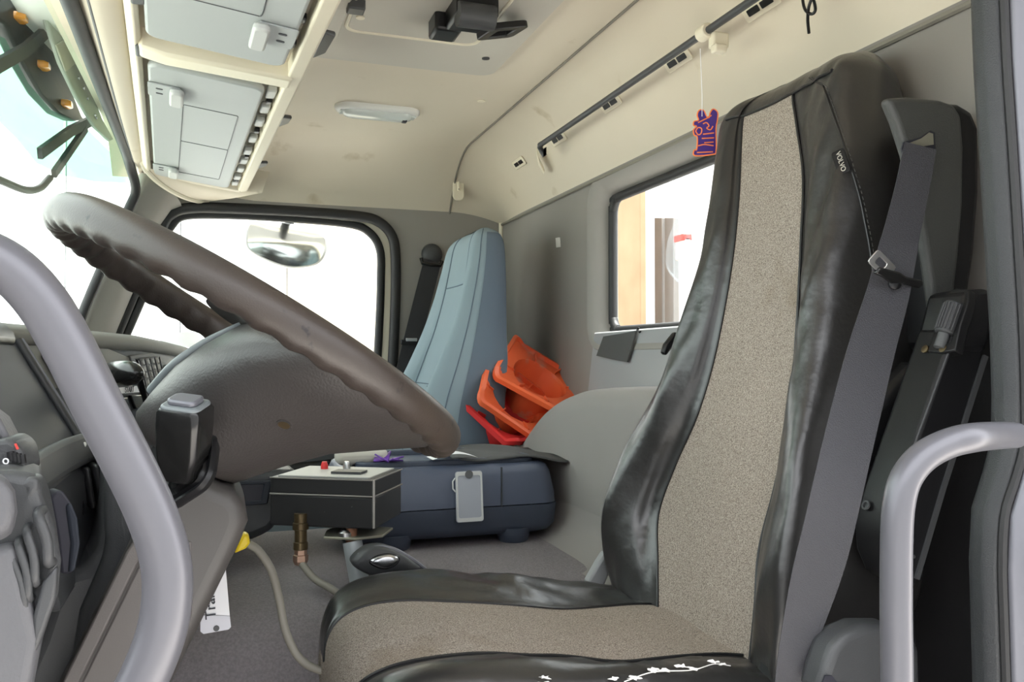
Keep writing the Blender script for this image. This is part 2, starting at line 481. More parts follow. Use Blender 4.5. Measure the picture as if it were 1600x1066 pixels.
# -------- passenger side wall with door opening (plane y = YF)
seal_px = [(120, 640), (168, 552), (210, 455), (250, 360), (268, 334), (300, 325), (370, 326), (470, 331), (560, 338), (592, 347), (612, 368), (618, 400), (618, 470), (614, 560), (608, 640), (590, 705), (480, 730), (300, 730), (170, 710)]
glass_px = [(180, 560), (198, 520), (228, 450), (255, 378), (268, 352), (290, 337), (360, 336), (450, 341), (545, 350), (578, 364), (594, 392), (595, 440), (593, 500), (588, 575), (578, 598), (540, 610), (420, 618), (300, 618), (200, 590)]
seal = spl([at(a, c, y=YF) for a, c in seal_px], 96, True)
gl = spl([at(a, c, y=YF + .02) for a, c in glass_px], 96, True)
outer = []
sc_ = V(.15, YF, .1)
for p in seal:
    d = p - sc_
    k = 99
    if d.x > 1e-6: k = min(k, (XR + .06 - sc_.x) / d.x)
    if d.x < -1e-6: k = min(k, (-.62 - sc_.x) / d.x)
    if d.z > 1e-6: k = min(k, (.56 - sc_.z) / d.z)
    if d.z < -1e-6: k = min(k, (FLOOR_Z - sc_.z) / d.z)
    # front edge follows the A-pillar
    A_, B_ = at(232, 292, y=YF), at(112, 560, y=YF)
    den = d.x * (B_.z - A_.z) - d.z * (B_.x - A_.x)
    num = (A_.x - sc_.x) * (B_.z - A_.z) - (A_.z - sc_.z) * (B_.x - A_.x)
    if d.x < 0 and abs(den) > 1e-9 and num / den > 0: k = min(k, num / den)
    outer.append(sc_ + d * max(k, 1.02))
wall_far = struct(MB().ring(outer, seal, (0, .06, 0)).build('wall_far', PILLAR))
door1 = struct(MB().ring([p + V(0, .02, 0) for p in seal], gl, (0, .04, 0)).build('door_1', CREAM2))
MB().tube(seal, .016, 10, True).build('door_seal', RUBBER, wall_far)
win1 = struct(MB().prism(spl([at(a, c, y=YF + .03) for a, c in glass_px], 60, True), (0, .005, 0)).build('window_1', GLASS))
MB().tube(gl, .013, 10, True).build('window_gasket', RUBBER, win1)
# door lower trim card inside
MB().box((.12, YF + .015, -.52), (.86, .03, .72)).build('door_card', DASHG, door1, bevel=.01)

# -------- A-pillar (passenger side), windshield frame
rings = []
for (lx, ly), (rx, ry) in zip([(222, 270), (214, 298), (196, 340), (160, 425), (130, 492), (104, 560)], [(285, 325), (268, 330), (252, 352), (216, 440), (186, 512), (160, 575)]):
    a = at(lx, ly, y=2.47); c = at(rx, ry, y=YF - .002)
    mid = (a + c) / 2 + V(.022, -.025, 0)
    rings.append([a, (a * .6 + mid * .4) + V(.008, -.008, 0), mid, (c * .6 + mid * .4) + V(.004, -.006, 0), c, c + V(.0, .05, 0), a + V(-.006, .09, 0)])
struct(MB().loft([spl(r, 21, True) for r in rings]).build('trim_1', PILLAR, smooth=70))
# windshield: gently bowed sheet
def ws(y, s):
    """s 0 bottom .. 1 top"""
    t = (y - 1.5) / .98
    x0, z0 = -.455, -.14; x1, z1 = -.228, .505
    return V(x0 + (x1 - x0) * s - .03 * (1 - t * t) * (1 - .6 * s), y, z0 + (z1 - z0) * s)
rows = [[ws(y, s) for y in np.linspace(.52, 2.47, 24)] for s in np.linspace(0, 1, 10)]
win2 = struct(MB().loft(rows, False).build('window_2', WSHIELD, smooth=80))
m = win2.modifiers.new('shell', 'SOLIDIFY'); m.thickness = .005
# windshield rubber: down the far pillar, along the top
path = [at(118, 520, y=2.44), at(138, 468, y=2.44), at(170, 394, y=2.44), at(201, 327, y=2.44), at(212, 296, y=2.43), V(-.232, 2.36, .497), V(-.228, 2.2, .502), V(-.218, 1.7, .503), V(-.207, 1.2, .503), V(-.200, .5, .503)]
MB().tube(spl(path, 70), .0125, 10).build('windshield_gasket', RUBBER, win2)
# header lining between windshield and console (painted metal + trim lines)
b = MB()
prof = [(0., .512), (.12, .516), (.28, .512), (.42, .503), (.6, .500), (.85, .505), (1.0, .52)]
def hx(y): return -.202 - .034 * smooth01((y - .5) / 1.9), -.204 + .06 * (2.45 - y)
rows = [[V(hx(y)[0] + (hx(y)[1] - hx(y)[0]) * t, y, z) for t, z in prof] for y in np.linspace(.45, 2.5, 20)]
b.loft(rows, False); hd = struct(b.build('trim_2', CREAM, smooth=50)); m = hd.modifiers.new('shell', 'SOLIDIFY'); m.thickness = .006
MB().tube([V(hx(y)[0] + (hx(y)[1] - hx(y)[0]) * .42, y, .4985) for y in np.linspace(.45, 2.47, 12)], .0028, 6).build('piping', SEALG, hd)

# -------- near side: B-pillar with door seal, roof rail, sill
def pill(pxs, y): return [at(a, c, y=y) for a, c in pxs]
inner_edge = [(1522, -400), (1526, -200), (1528, -60), (1534, 100), (1544, 250), (1553, 400), (1560, 520), (1563, 620), (1562, 690), (1548, 745), (1531, 800), (1527, 880), (1530, 980), (1534, 1120), (1538, 1500), (1540, 2150)]
rings = []; groove = []; outer_ = []
for a, c in inner_edge:
    p = at(a, c, y=.545)
    rings.append([p + V(.03, .03, 0), p + V(.004, .012, 0), p, p + V(-.0005, -.005, 0), p + V(.002, -.011, 0), p + V(.0065, -.0145, 0), p + V(.03, -.010, 0)])
    groove.append(p + V(.0085, -.0165, 0))
    q = p + V(.011, -.0185, 0)
    outer_.append([q + V(.02, .03, 0), q, q + V(.003, -.008, 0), q + V(.012, -.019, 0), q + V(.022, -.022, 0), q + V(.04, .0, 0)])
bp = struct(MB().loft([spl(r, 18, True) for r in rings]).build('trim_3', SEALB, smooth=70))
MB().tube(spl(groove, 50), .0042, 8).build('seal_groove', RUBBER, bp)
struct(MB().loft([spl(r, 18, True) for r in outer_]).build('trim_4', PAINTG, smooth=70))
# body side behind the pillar (rear quarter) and roof rail over the door
struct(MB().box((.80, .475, -.25), (.20, .04, 1.45)).build('wall_near', WALLG))
struct(MB().box((.2, .36, .57), (1.2, .22, .20)).build('trim_5', PAINTG, bevel=.02))  # unseen rail, widened outward to keep the sun off the door opening
struct(MB().box((-.1, .48, FLOOR_Z + .06), (1.3, .06, .16)).build('trim_6', SEALG, bevel=.02))
struct(MB().box((-.60, 1.5, -.55), (.06, 2.4, .85)).build('wall_front', DASHD))

# -------- engine tunnel and rear hump
b = MB()
prof = [(1.07, FLOOR_Z), (1.10, -.80), (1.16, -.60), (1.22, -.46), (1.27, -.395), (1.34, -.372), (1.5, -.368), (1.8, -.37), (1.93, -.385), (1.98, -.43), (2.02, -.6), (2.06, FLOOR_Z)]
pp = spl([(0, y, z) for y, z in prof], 44)
rows = [[V(x, p.y, p.z) for p in pp] for x in np.linspace(-.58, XR, 12)]
tunnel = struct(b.loft(rows, False).build('floor_tunnel', TUNNEL, smooth=60))
m = tunnel.modifiers.new('shell', 'SOLIDIFY'); m.thickness = .01
# hump: rounded bulkhead in front of the rear wall
XH = .675
outl = [at(785, 770, x=XH), at(795, 722, x=XH), at(812, 688, x=XH), at(838, 650, x=XH), at(868, 624, x=XH), at(905, 609, x=XH), at(960, 605, x=XH), at(1060, 604, x=XH)]
outl = spl(outl, 36)
cen = V(0, 1.25, -.5)
rings = []
for k, (dx, sh) in enumerate([(.20, .0), (.05, .0), (.025, .002), (.01, .008), (.0, .022), (-.006, .045)]):
    r = []
    for p in outl:
        d = (p - V(XH, cen.y, cen.z)); d.x = 0; dl = d.length
        q = V(XH, cen.y, cen.z) + d * ((dl - sh) / dl)
        r.append(V(XH + dx, q.y, q.z))
    r += [V(XH + dx, .95, r[-1].z), V(XH + dx, .95, -.42), V(XH + dx, r[0].y, -.42)]
    rings.append(r)
# foot of the front face flares forward into the tunnel top
hump = struct(MB().loft(rings, True, False, True).build('trim_7', HUMP, smooth=60))
rows = []
for y in np.linspace(.98, 1.84, 10):
    rows.append([V(XH - .007 - .085 * (1 - math.cos(t)), y, -.30 - .072 * math.sin(t)) for t in np.linspace(0, math.pi / 2, 8)])
MB().loft(rows, False).build('flare', HUMP, hump, smooth=80)

# -------- driver's door standing open (hinged at the front of the opening)
door2 = thing('door_2', 'open', 'door', (-.42, .40, -.5)); del door2['label']; del door2['category']; door2['kind'] = 'structure'
dd = V(-.26, -.96, 0)
def dpt(u, z, w=0): return V(-.42, .40, 0) + dd * u + V(.96, -.26, 0) * w + V(0, 0, z)
MB().prism([dpt(0, -.85), dpt(.95, -.85), dpt(.95, -.08), dpt(0, -.08)], V(-.96, .26, 0) * .07).build('door_body', EXTW, door2, bevel=.01)
MB().prism([dpt(.03, -.80, .03), dpt(.92, -.80, .03), dpt(.92, -.09, .03), dpt(.03, -.09, .03)], V(-.96, .26, 0) * .03).build('door_card', DASHG, door2, bevel=.01)
MB().ring([dpt(0, -.08), dpt(.95, -.08), dpt(.95, .5), dpt(.2, .5)], [dpt(.08, -.03), dpt(.90, -.03), dpt(.90, .45), dpt(.24, .45)], V(-.96, .26, 0) * .05).build('window_frame', SEALG, door2, bevel=.008)
MB().prism([dpt(.08, -.03, -.02), dpt(.90, -.03, -.02), dpt(.90, .45, -.02), dpt(.24, .45, -.02)], V(-.96, .26, 0) * .004).build('window_glass', GLASS, door2)

# ================================================================== OVERHEAD CONSOLE
con = thing('overhead_console', 'cream overhead storage console with two grey lids above the windshield', 'storage console', (-.06, 1.5, .46))
ZL, ZRr, XL_, XR_ = .494, .462, -.192, .048
def cs(x): return ZL + (ZRr - ZL) * (x - XL_) / (XR_ - XL_)      # underside slope
b = MB()
b.prism([V(.036, .45, .458), V(.062, .45, .462), V(.070, .45, .50), V(.066, .45, .63), V(.036, .45, .63)], (0, 2.03, 0))
b.build('rear_rail', CREAM2, con, bevel=.004)
b = MB(); b.prism([V(-.192, .45, .515), V(.04, .45, .483), V(.04, .45, .63), V(-.192, .45, .63)], (0, 2.03, 0)); b.build('body', CREAM, con)
b = MB(); b.prism([V(-.197, 2.455, .490), V(.045, 2.455, .457), V(.05, 2.455, .60), V(-.197, 2.455, .60)], (0, .03, 0)); b.build('end_wall', CREAM, con, bevel=.006)
b = MB(); b.prism([V(-.19, 1.428, .482), V(-.15, 1.428, .472), V(.045, 1.428, .453), V(.045, 1.428, .50), V(-.19, 1.428, .52)], (0, .05, 0)); b.build('divider', CREAM2, con, bevel=.006)
b = MB(); b.prism([V(-.206, .45, .497), V(-.194, .45, .486), V(-.186, .45, .495), V(-.19, .45, .55), V(-.206, .45, .55)], (0, 2.03, 0)); b.build('front_rail', CREAM2, con, bevel=.003)
def lid(y0, y1, x0, x1, latches, insets):
    yc = (y0 + y1) / 2; xc = (x0 + x1) / 2
    M = frame(V(xc, yc, cs(xc) + .006), (1, 0, (ZRr - ZL) / (XR_ - XL_)), (0, 1, 0))
    w, h = x1 - x0, y1 - y0
    o = MB().plate(rrect(w, h, .022), M @ Matrix.Translation((0, 0, -.014)), .014).build('lid', DOORG, con, bevel=.005, bseg=3)
    for u0, v0, u1, v1 in insets:
        loop = [M @ Vector((u0 + (u1 - u0) * (.5 + p[0]), v0 + (v1 - v0) * (.5 + p[1]), -.0142)) for p in rrect(1, 1, .03, 3)]
        MB().tube(loop, .0010, 5, True).build('inset_line', GREYP, o)
    for u, v in latches:
        Mx = M @ Matrix.Translation((u, v, -.0145))
        lt = MB().plate(rrect(.055, .075, .004), Mx @ Matrix.Translation((0, 0, -.003)), .003).build('latch_plate', DOORG, o, bevel=.001)
        sgn = 1 if u < 0 else -1
        MB().plate(rrect(.024, .085, .009), Mx @ Matrix.Translation((sgn * .022, 0, -.016)), .013).build('latch_grip', DOORG2, o, bevel=.004)
        for dv in (-.014, .014):
            MB().plate(rrect(.012, .006, .0028), Mx @ Matrix.Translation((-sgn * .008, dv, -.0038)), .0012).build('latch_hole', INK, o)
    return o
lid(1.515, 2.44, -.178, .012, [(-.068, -.335), (-.068, .345)], [(-.035, -.27, .065, .02), (-.035, .02, .065, .36)])
lid(.47, 1.385, -.178, .026, [(.075, .32)], [(-.055, -.30, .05, .27)])
# hinge clutter between lid and rail
for y in (1.56, 1.66, 1.76, 1.9, 2.02, 2.12, 2.22, 2.32, 2.40):
    MB().box((.024, y, .471), (.017, .045, .012)).build('hinge_clip', DOORG2, con, bevel=.003)
for y in (1.61, 1.83, 2.07, 2.36, 1.3, 1.2):
    MB().box((.026, y, .470), (.010, .018, .010)).build('hinge_pin', BLACKP, con, bevel=.002)
for y, l in ((1.33, .12), (1.79, .08), (2.22, .07)):
    MB().plate([(-l / 2, 0), (l / 2, 0), (l / 2 - .02, .02), (-l / 2 + .02, .022)], frame(V(.066, y, .487), (0, 1, 0), (1, 0, .25)), .008).build('rear_catch', GREYP, con, bevel=.003)
for y in (1.43, 1.21):
    MB().box((-.186, y + .03, .4885), (.018, .05, .008)).build('front_stop', DASHG, con, bevel=.003)

# the console runs slightly askew to the cab: nearer its driver end it sits further back
for ch_ in [o for o in bpy.data.objects if o.parent is con or (o.parent and o.parent.parent is con)]:
    for v in ch_.data.vertices: v.co.x += .06 * (2.45 - (v.co.y + OFF[con.name].y))
# ================================================================== ROOF HATCH + DOME LIGHT
def hz(px, py, dz=0): return at(px, py, z=ZC - dz)
hatch = thing('roof_hatch', 'cream roof hatch with moulded frame and inner lid', 'roof hatch', (.35, 1.35, ZC - .02))
fr_o = [V(.35 + a, 1.36 + c, ZC - .001) for a, c in rrect(.40, .78, .035)]
fr_m = [V(.35 + a, 1.36 + c, ZC - .013) for a, c in rrect(.392, .772, .033)]
fr_n = [V(.345 + a, 1.35 + c, ZC - .016) for a, c in rrect(.29, .58, .035)]
fr_i = [V(.338 + a, 1.345 + c, ZC - .004) for a, c in rrect(.256, .50, .025)]
fr_j = [V(.338 + a, 1.345 + c, ZC - .002) for a, c in rrect(.256, .50, .025)]
fr = MB().loft([fr_o, fr_m, fr_n, fr_i, fr_j], True, False, False).build('frame', HATCH, hatch, smooth=30)
ldm = MB().prism([V(.338 + a, 1.345 + c, ZC - .008) for a, c in rrect(.25, .494, .025)], (0, 0, .012)).build('lid', HATCH, hatch, bevel=.003)
MB().tube([V(.338 + a, 1.345 + c, ZC - .007) for a, c in rrect(.254, .498, .026)], .004, 8, True).build('lid_bead', CREAM2, hatch)
for a, c in ((497, 58), (759, 90)):
    MB().lathe([(.008, 0), (.008, -.003), (.004, -.004)], at(a, c, z=ZC - .0145), (0, 0, 1), 12).build('screw', GREYP, hatch)
for a, c in ((563, 27), (712, 50)):
    MB().lathe([(.008, 0), (.008, -.002)], at(a, c, z=ZC - .0085), (0, 0, 1), 12).build('plug', CREAM2, hatch)
MB().box(tuple(at(556, 10, z=ZC - .015)), (.03, .03, .02)).build('stay', GREYP, hatch, bevel=.003)
# latch
lp = at(742, 22, z=ZC - .03)
lat = MB().box(lp + V(0, .02, .012), (.075, .085, .045)).build('latch', BLACKP, hatch, bevel=.006)
MB().tube([lp + V(-.036, -.02, -.012), lp + V(.028, -.02, -.012)], .021, 16).build('latch_barrel', GREYP, lat)
ml = frame(lp + V(.060, .030, -.016), (1, .1, .25), (0, 1, .1))
MB().ring([ml @ Vector((a, c, 0)) for a, c in rrect(.075, .075, .012)], [ml @ Vector((a, c, 0)) for a, c in rrect(.036, .040, .004)], ml.to_3x3() @ Vector((0, 0, .012))).build('latch_pull', BLACKP, lat, bevel=.002)
MB().box(lp + V(-.03, .09, .01), (.05, .06, .04)).build('latch_hook', BLACKP, lat, bevel=.006)

dl = at(590, 170, z=ZC)
dome = thing('dome_light', 'clear oval dome light set in the cream headliner', 'ceiling light', (dl.x, dl.y, ZC - .03))
Md = frame(V(dl.x, dl.y, ZC - .001), (1, .0, 0), (0, 1, 0))
def dring(w, h, r, z): return [Md @ Vector((a, c, -z)) for a, c in rrect(w, h, r, 8)]
MB().loft([dring(.212, .082, .04, -.002), dring(.212, .082, .04, .006), dring(.200, .072, .035, .012), dring(.19, .062, .03, .0125)], True, False, True).build('bezel', WHITP, dome, smooth=50)
MB().loft([dring(.178, .052, .024, .012), dring(.168, .046, .022, .021), dring(.14, .028, .013, .025)], True, False, True).build('lens', LENS, dome, smooth=60)
MB().box(Md @ Vector((.068, .0, -.024)), (.012, .018, .008)).build('switch', INK, dome, bevel=.002)
for s in (-1, 1):
    MB().box(Md @ Vector((s * .088, 0, -.0145)), (.012, .03, .004)).build('bezel_rib', LENS, dome, bevel=.001)

# ================================================================== CURTAIN ROD
_ra, _rb = at(835, 233, x=.735), at(1180, -3, x=.735)
def rodpt(y): return _ra + (_rb - _ra) * ((y - _ra.y) / (_rb.y - _ra.y))
rod = thing('curtain_rod', 'thin grey curtain rod along the cream rear header', 'curtain rod', (.76, 1.4, .50))
MB().tube(spl([rodpt(1.95) + V(.018, .008, -.022), rodpt(1.95) + V(.008, .008, -.008), rodpt(1.935), rodpt(1.8), rodpt(.55)], 40), .0065, 10).build('rod', GREYP, rod)
e = rodpt(1.945) + V(.012, 0, -.016)
MB().loft([[e + V(0, a * .016 + d, c) for a, c in rrect(1.6, .02, .008, 3)] for d in (-.001, .001)]).build('end_cap', CREAM2, rod, bevel=.001)
p0 = at(838, 237, x=.775); p1 = at(850, 268, x=.80)
MB().loft([[p + V(a * .3, a, c) for a, c in rrect(w, .012, .004, 3)] for p, w in ((p0 + V(0, 0, .004), .030), (p0 * .5 + p1 * .5 + V(-.004, 0, 0), .034), (p1, .022))]).build('end_bracket', CREAM2, rod, bevel=.002)
q = rodpt(1.19)
MB().tube([q + V(0, .012, 0), q + V(0, -.012, 0)], .0125, 14).build('clamp', CREAM2, rod, bevel=.002)
MB().box(q + V(.018, -.012, -.016), (.03, .018, .026)).build('clamp_bracket', CREAM2, rod, bevel=.004)
MB().box(q + V(.012, -.022, -.033), (.022, .016, .014)).build('clamp_foot', CREAM2, rod, bevel=.003)

# ================================================================== AIR FRESHENER + CORD
af = thing('air_freshener', 'purple and orange card air freshener hanging on a white string', 'air freshener', (.745, 1.20, .31))
fc = at(1102, 209, y=1.205)
MB().tube([at(1094, 76, y=1.205), at(1097, 150, y=1.205), fc + V(-.006, 0, .028)], .0007, 6).build('string', WHITE, af)
Mf = frame(fc, (.93, -.36, 0), (0, 0, 1))
sil = [(-.017, -.036), (.012, -.034), (.017, -.028), (.017, .008), (.019, .020), (.020, .034), (.013, .040), (.008, .034), (.006, .026), (.002, .028), (-.003, .038), (-.010, .038), (-.013, .030), (-.011, .022), (-.018, .020), (-.019, .014), (-.014, .012), (-.019, .006), (-.018, -.002), (-.013, -.006), (-.014, -.026), (-.018, -.027)]
sl = spl([(a, c, 0) for a, c in sil], 88, True)
MB().plate([(p.x, p.y) for p in sl], Mf, .0016).build('card', PURP, af)
MB().tube([Mf @ (p + V(0, 0, .0008)) for p in sl], .0013, 6, True).build('rim_print', ORNG, af)
for pts in ([(-.012, .018), (-.004, .022), (.004, .026), (.010, .03)], [(-.016, .004), (-.012, .010), (-.006, .008), (-.007, .000), (-.012, -.002), (-.016, .004)], [(-.004, .016), (.002, .018), (.006, .012), (.002, .009), (.008, .006), (.012, .012)], [(-.004, -.001), (.014, .001)], [(-.006, -.008), (.014, -.007)], [(-.002, -.015), (.013, -.014)], [(-.012, -.02), (-.002, -.018), (.013, -.020)], [(-.014, -.031), (.012, -.030)]):
    s_ = spl([(a, c, 0) for a, c in pts], 14)
    MB().tube([Mf @ Vector((p[0], p[1], .0008)) for p in s_], .0014, 5).build('squiggle_print', ORNG, af)
p = [at(a, c, x=.775) for a, c in [(1256, -40), (1254, -5), (1258, 15), (1268, 22), (1274, 15), (1270, -2), (1264, 10), (1262, 30), (1264, 52)]]
tag(MB().tube(spl(p, 50), .0022, 8).build('black_lead', BLACKP), 'short black lead looped and hanging from the header above the driver seat', 'cable')

# ================================================================== DRIVER SEAT
seat = thing('driver_seat', 'driver seat with black leatherette cover and beige cloth centre panels', 'seat', (.45, .98, FLOOR_Z))
#      z     xc   yNfab yFfab  yN    yF    bolN bolF  th
BR = [(-.420, .572, .850, 1.070, .775, 1.190, .000, .000, .12),
      (-.370, .580, .850, 1.068, .760, 1.205, .015, .012, .14),
      (-.300, .598, .862, 1.100, .752, 1.222, .040, .040, .15),
      (-.235, .617, .880, 1.132, .750, 1.228, .055, .055, .15),
      (-.160, .640, .880, 1.120, .757, 1.222, .058, .058, .15),
      (-.090, .658, .880, 1.092, .772, 1.200, .054, .050, .15),
      (-.020, .676, .890, 1.080, .790, 1.172, .044, .040, .145),
      (.060, .692, .902, 1.073, .803, 1.158, .034, .030, .135),
      (.150, .710, .918, 1.074, .815, 1.153, .026, .024, .12),
      (.240, .727, .935, 1.084, .828, 1.158, .020, .018, .105),
      (.320, .742, .968, 1.100, .845, 1.166, .016, .014, .095),
      (.362, .749, .984, 1.105, .856, 1.166, .012, .010, .085),
      (.384, .757, .984, 1.104, .872, 1.154, .008, .006, .07),
      (.398, .772, .980, 1.090, .895, 1.130, .004, .004, .045),
      (.403, .788, .975, 1.060, .925, 1.095, .0, .0, .02)]
fine = spl([(i, 0, 0) for i in range(2)], 2)
def interp_rows(T, n):
    A = np.array(T)
    cols = []
    m = len(A)
    for i in range(n):
        u = (m - 1) * i / (n - 1); k = min(int(u), m - 2); t = u - k
        a = A[max(k - 1, 0)]; b_ = A[k]; c_ = A[k + 1]; d_ = A[min(k + 2, m - 1)]
        cols.append(.5 * (2 * b_ + (c_ - a) * t + (2 * a - 5 * b_ + 4 * c_ - d_) * t * t + (3 * b_ - a - 3 * c_ + d_) * t ** 3))
    return cols
KS = 6
def back_ring(r, fold=True):
    z, xc, ya, yb, yn, yf, bn, bf, th = r
    yc = (ya + yb) / 2
    ctl = [(yc, xc + th), (yn + .05, xc + th), (yn + .008, xc + th * .75), (yn - .002, xc + th * .32), (yn + .014, xc - bn * .75), (yn + .042, xc - bn), ((yn + .042 + ya) / 2 + .004, xc - bn * .55),
           (ya, xc), (yc, xc + .004), (yb, xc), ((yf - .042 + yb) / 2 - .004, xc - bf * .55), (yf - .042, xc - bf), (yf - .014, xc - bf * .75), (yf + .002, xc + th * .32), (yf - .008, xc + th * .75), (yf - .05, xc + th)]
    return [V(p[1], p[0], z) for p in spl([(c[0], c[1], 0) for c in ctl], KS * len(ctl), True) for p in [(p.x, p.y)]]
NR = 90
R_ = interp_rows(BR, NR)
rings = [back_ring(r) for r in R_]
n_ring = len(rings[0]); iA, iB = 7 * KS, 9 * KS
# soft folds in the leatherette
for k, rg in enumerate(rings):
    for i, p in enumerate(rg):
        if i <= iA or i >= iB:
            w = min(abs(i - iA), abs(i - iB), 10) / 10.
            f = mnoise.noise(V(p.x * 3, p.y * 26, p.z * 5)) * .009 + mnoise.noise(V(p.y * 40 + p.z * 14, p.z * 6, 3.1)) * .005
            p.x -= f * w; p.y += f * .4 * w * (1 if i < n_ring / 2 else -1)
        else:
            p.x += mnoise.noise(V(p.y * 8, p.z * 7, 1.0)) * .003
fab_top = max(k for k in range(NR) if R_[k][0] <= .370)
b = MB(); vs_ = [p for r in rings for p in r]; fs = []
b2 = MB(); fs2 = []
for k in range(NR - 1):
    for i in range(n_ring):
        j = (i + 1) % n_ring
        q4 = (k * n_ring + i, k * n_ring + j, (k + 1) * n_ring + j, (k + 1) * n_ring + i)
        if iA <= i < iB and k < fab_top: fs2.append(q4)
        else: fs.append(q4)
fs.append(tuple(range(n_ring))[::-1]); fs.append(tuple(range((NR - 1) * n_ring, NR * n_ring)))
b.add(vs_, fs)
backrest = b.build('backrest', LEATHER, seat, smooth=75)
used = sorted({i for f in fs2 for i in f}); remap = {u: i for i, u in enumerate(used)}
MB().add([vs_[u] for u in used], [tuple(remap[i] for i in f) for f in fs2]).build('backrest_cloth', FABRIC, seat, smooth=75, fix=False)
for ii in (iA, iB):
    MB().tube([rings[k][ii] + V(-.001, 0, 0) for k in range(0, fab_top + 1)], .0022, 6).build('seam_piping', LEATHER2, backrest)
MB().tube([rings[fab_top][i] + V(-.0015, 0, 0) for i in range(iA - 14, iB + 15)], .0022, 6).build('top_piping', LEATHER2, backrest)
# stitched side seam on the near bolster, wandering outwards as it drops
seam_t = [(110, 1256), (124, 1266), (134, 1286), (230, 1320), (310, 1344), (380, 1358), (450, 1368), (540, 1374), (640, 1366)]
def seam_at(k, dpx=0.):
    rg = rings[k]
    for i in range(2 * KS, iA - 2):
        (xa, ya_), (xb, yb_2) = proj(rg[i]), proj(rg[i + 1])
        ta = np.interp(ya_, [q_[0] for q_ in seam_t], [q_[1] for q_ in seam_t]) + dpx
        tb_ = np.interp(yb_2, [q_[0] for q_ in seam_t], [q_[1] for q_ in seam_t]) + dpx
        if xa >= ta and xb < tb_:
            f = (xa - ta) / max(1e-6, (xa - ta) + (tb_ - xb)); p = rg[i] + (rg[i + 1] - rg[i]) * f
            return p - p.normalized() * .0012
    return None
seamk = [(k, seam_at(k)) for k in range(30, fab_top + 4)]
seamk = [(k, p) for k, p in seamk if p is not None]
sp_ = [p for k, p in seamk]
MB().tube(sp_, .0013, 6).build('side_seam', LEATHER2, backrest)
sp2 = [p for p in (seam_at(k, 5) for k, _ in seamk) if p is not None]
for a, c in zip(sp2[:-1], sp2[1:]):
    for u in (0., .5):
        MB().tube([a + (c - a) * u, a + (c - a) * (u + .28)], .0007, 5).build('stitch', THREAD, backrest)
# fabric tab with lettering
kk = min(range(NR), key=lambda k: abs(R_[k][0] - .232))
tb = seam_at(kk); tb2 = seam_at(kk + 3)
up_ = (tb2 - tb).normalized()
Mt = frame(tb + V(-.006, .012, 0), V(-.35, .94, 0) * -1, up_)
Mt = frame(tb + V(-.007, .006, 0) , up_, V(.45, -.9, 0))
tabo = MB().plate(rrect(.034, .016, .003), Mt, .0012).build('label_tab', BLACKP, seat, bevel=.0004)
nz = Mt.to_3x3().col[2]
sg = 1 if nz.dot(-tb) > 0 else -1
Mtxt = frame(Mt @ Vector((0, 0, .0014 if sg > 0 else -.0003)), up_ * -1, V(-.45, .9, 0)) if sg > 0 else frame(Mt @ Vector((0, 0, -.0003)), up_ * -1, V(.45, -.9, 0))
text('VOLVO', .0085, Mtxt, mat('tab_lettering', (.55, .52, .46), .6), tabo)

# cushion: stations along x (front -> rear): x, z_top_center, yNfab, yFfab, yN, yF, bolN, bolF, depth
CU = [(.118, -.372, .90, 1.055, .85, 1.12, .0, .0, .05),
      (.124, -.350, .885, 1.075, .81, 1.155, .003, .003, .09),
      (.142, -.330, .876, 1.085, .785, 1.185, .010, .008, .12),
      (.175, -.3185, .872, 1.088, .765, 1.205, .016, .010, .14),
      (.225, -.316, .872, 1.086, .755, 1.215, .020, .012, .15),
      (.29, -.322, .874, 1.082, .750, 1.220, .022, .016, .15),
      (.36, -.334, .876, 1.080, .750, 1.220, .022, .020, .15),
      (.43, -.345, .876, 1.084, .755, 1.218, .022, .020, .15),
      (.50, -.350, .872, 1.088, .760, 1.212, .018, .010, .15),
      (.56, -.354, .868, 1.086, .765, 1.205, .008, .004, .14),
      (.62, -.362, .862, 1.080, .772, 1.195, .0, .0, .12),
      (.66, -.375, .862, 1.080, .78, 1.19, .0, .0, .11)]
NC = 64
C_ = interp_rows(CU, NC)
def cush_ring(r):
    x, zc, ya, yb, yn, yf, bn, bf, dp = r
    yc = (ya + yb) / 2
    ctl = [(yc, zc - dp), (yn + .05, zc - dp), (yn + .01, zc - dp * .8), (yn - .003, zc - dp * .40), (yn + .014, zc + bn * .3), (yn + .045, zc + bn), ((yn + .045 + ya) / 2 + .004, zc + bn * .5),
           (ya, zc), (yc, zc + .003), (yb, zc), ((yf - .045 + yb) / 2 - .004, zc + bf * .6), (yf - .045, zc + bf), (yf - .014, zc + bf * .4), (yf + .003, zc - dp * .40), (yf - .01, zc - dp * .8), (yf - .05, zc - dp)]
    return [V(x, p.x, p.y) for p in spl([(c[0], c[1], 0) for c in ctl], KS * len(ctl), True)]
cr = [cush_ring(r) for r in C_]
for k, rg in enumerate(cr):
    for i, p in enumerate(rg):
        wv = smooth01((p.x - .16) / .2)
        p.z += mnoise.noise(V(p.x * 9, p.y * 10, 7.)) * .005 * wv
        if i <= iA or i >= iB:
            w = min(abs(i - iA), abs(i - iB), 8) / 8. * wv
            p.z += (mnoise.noise(V(p.x * 16, p.y * 30, 2.)) * .008 + mnoise.noise(V(p.x * 34 + p.y * 20, p.y * 8, 5.)) * .003) * w
        # the cover's edges wander where it has stretched
        if abs(i - iA) < 8:
            p.y += mnoise.noise(V(p.x * 13, 3.3, 0)) * .010 * wv * (1 - abs(i - iA) / 8)
        if abs(i - iB) < 8:
            p.y += mnoise.noise(V(p.x * 9, 9.3, 0)) * .012 * wv * (1 - abs(i - iB) / 8)
vs_ = [p for r in cr for p in r]; fs, fs2 = [], []
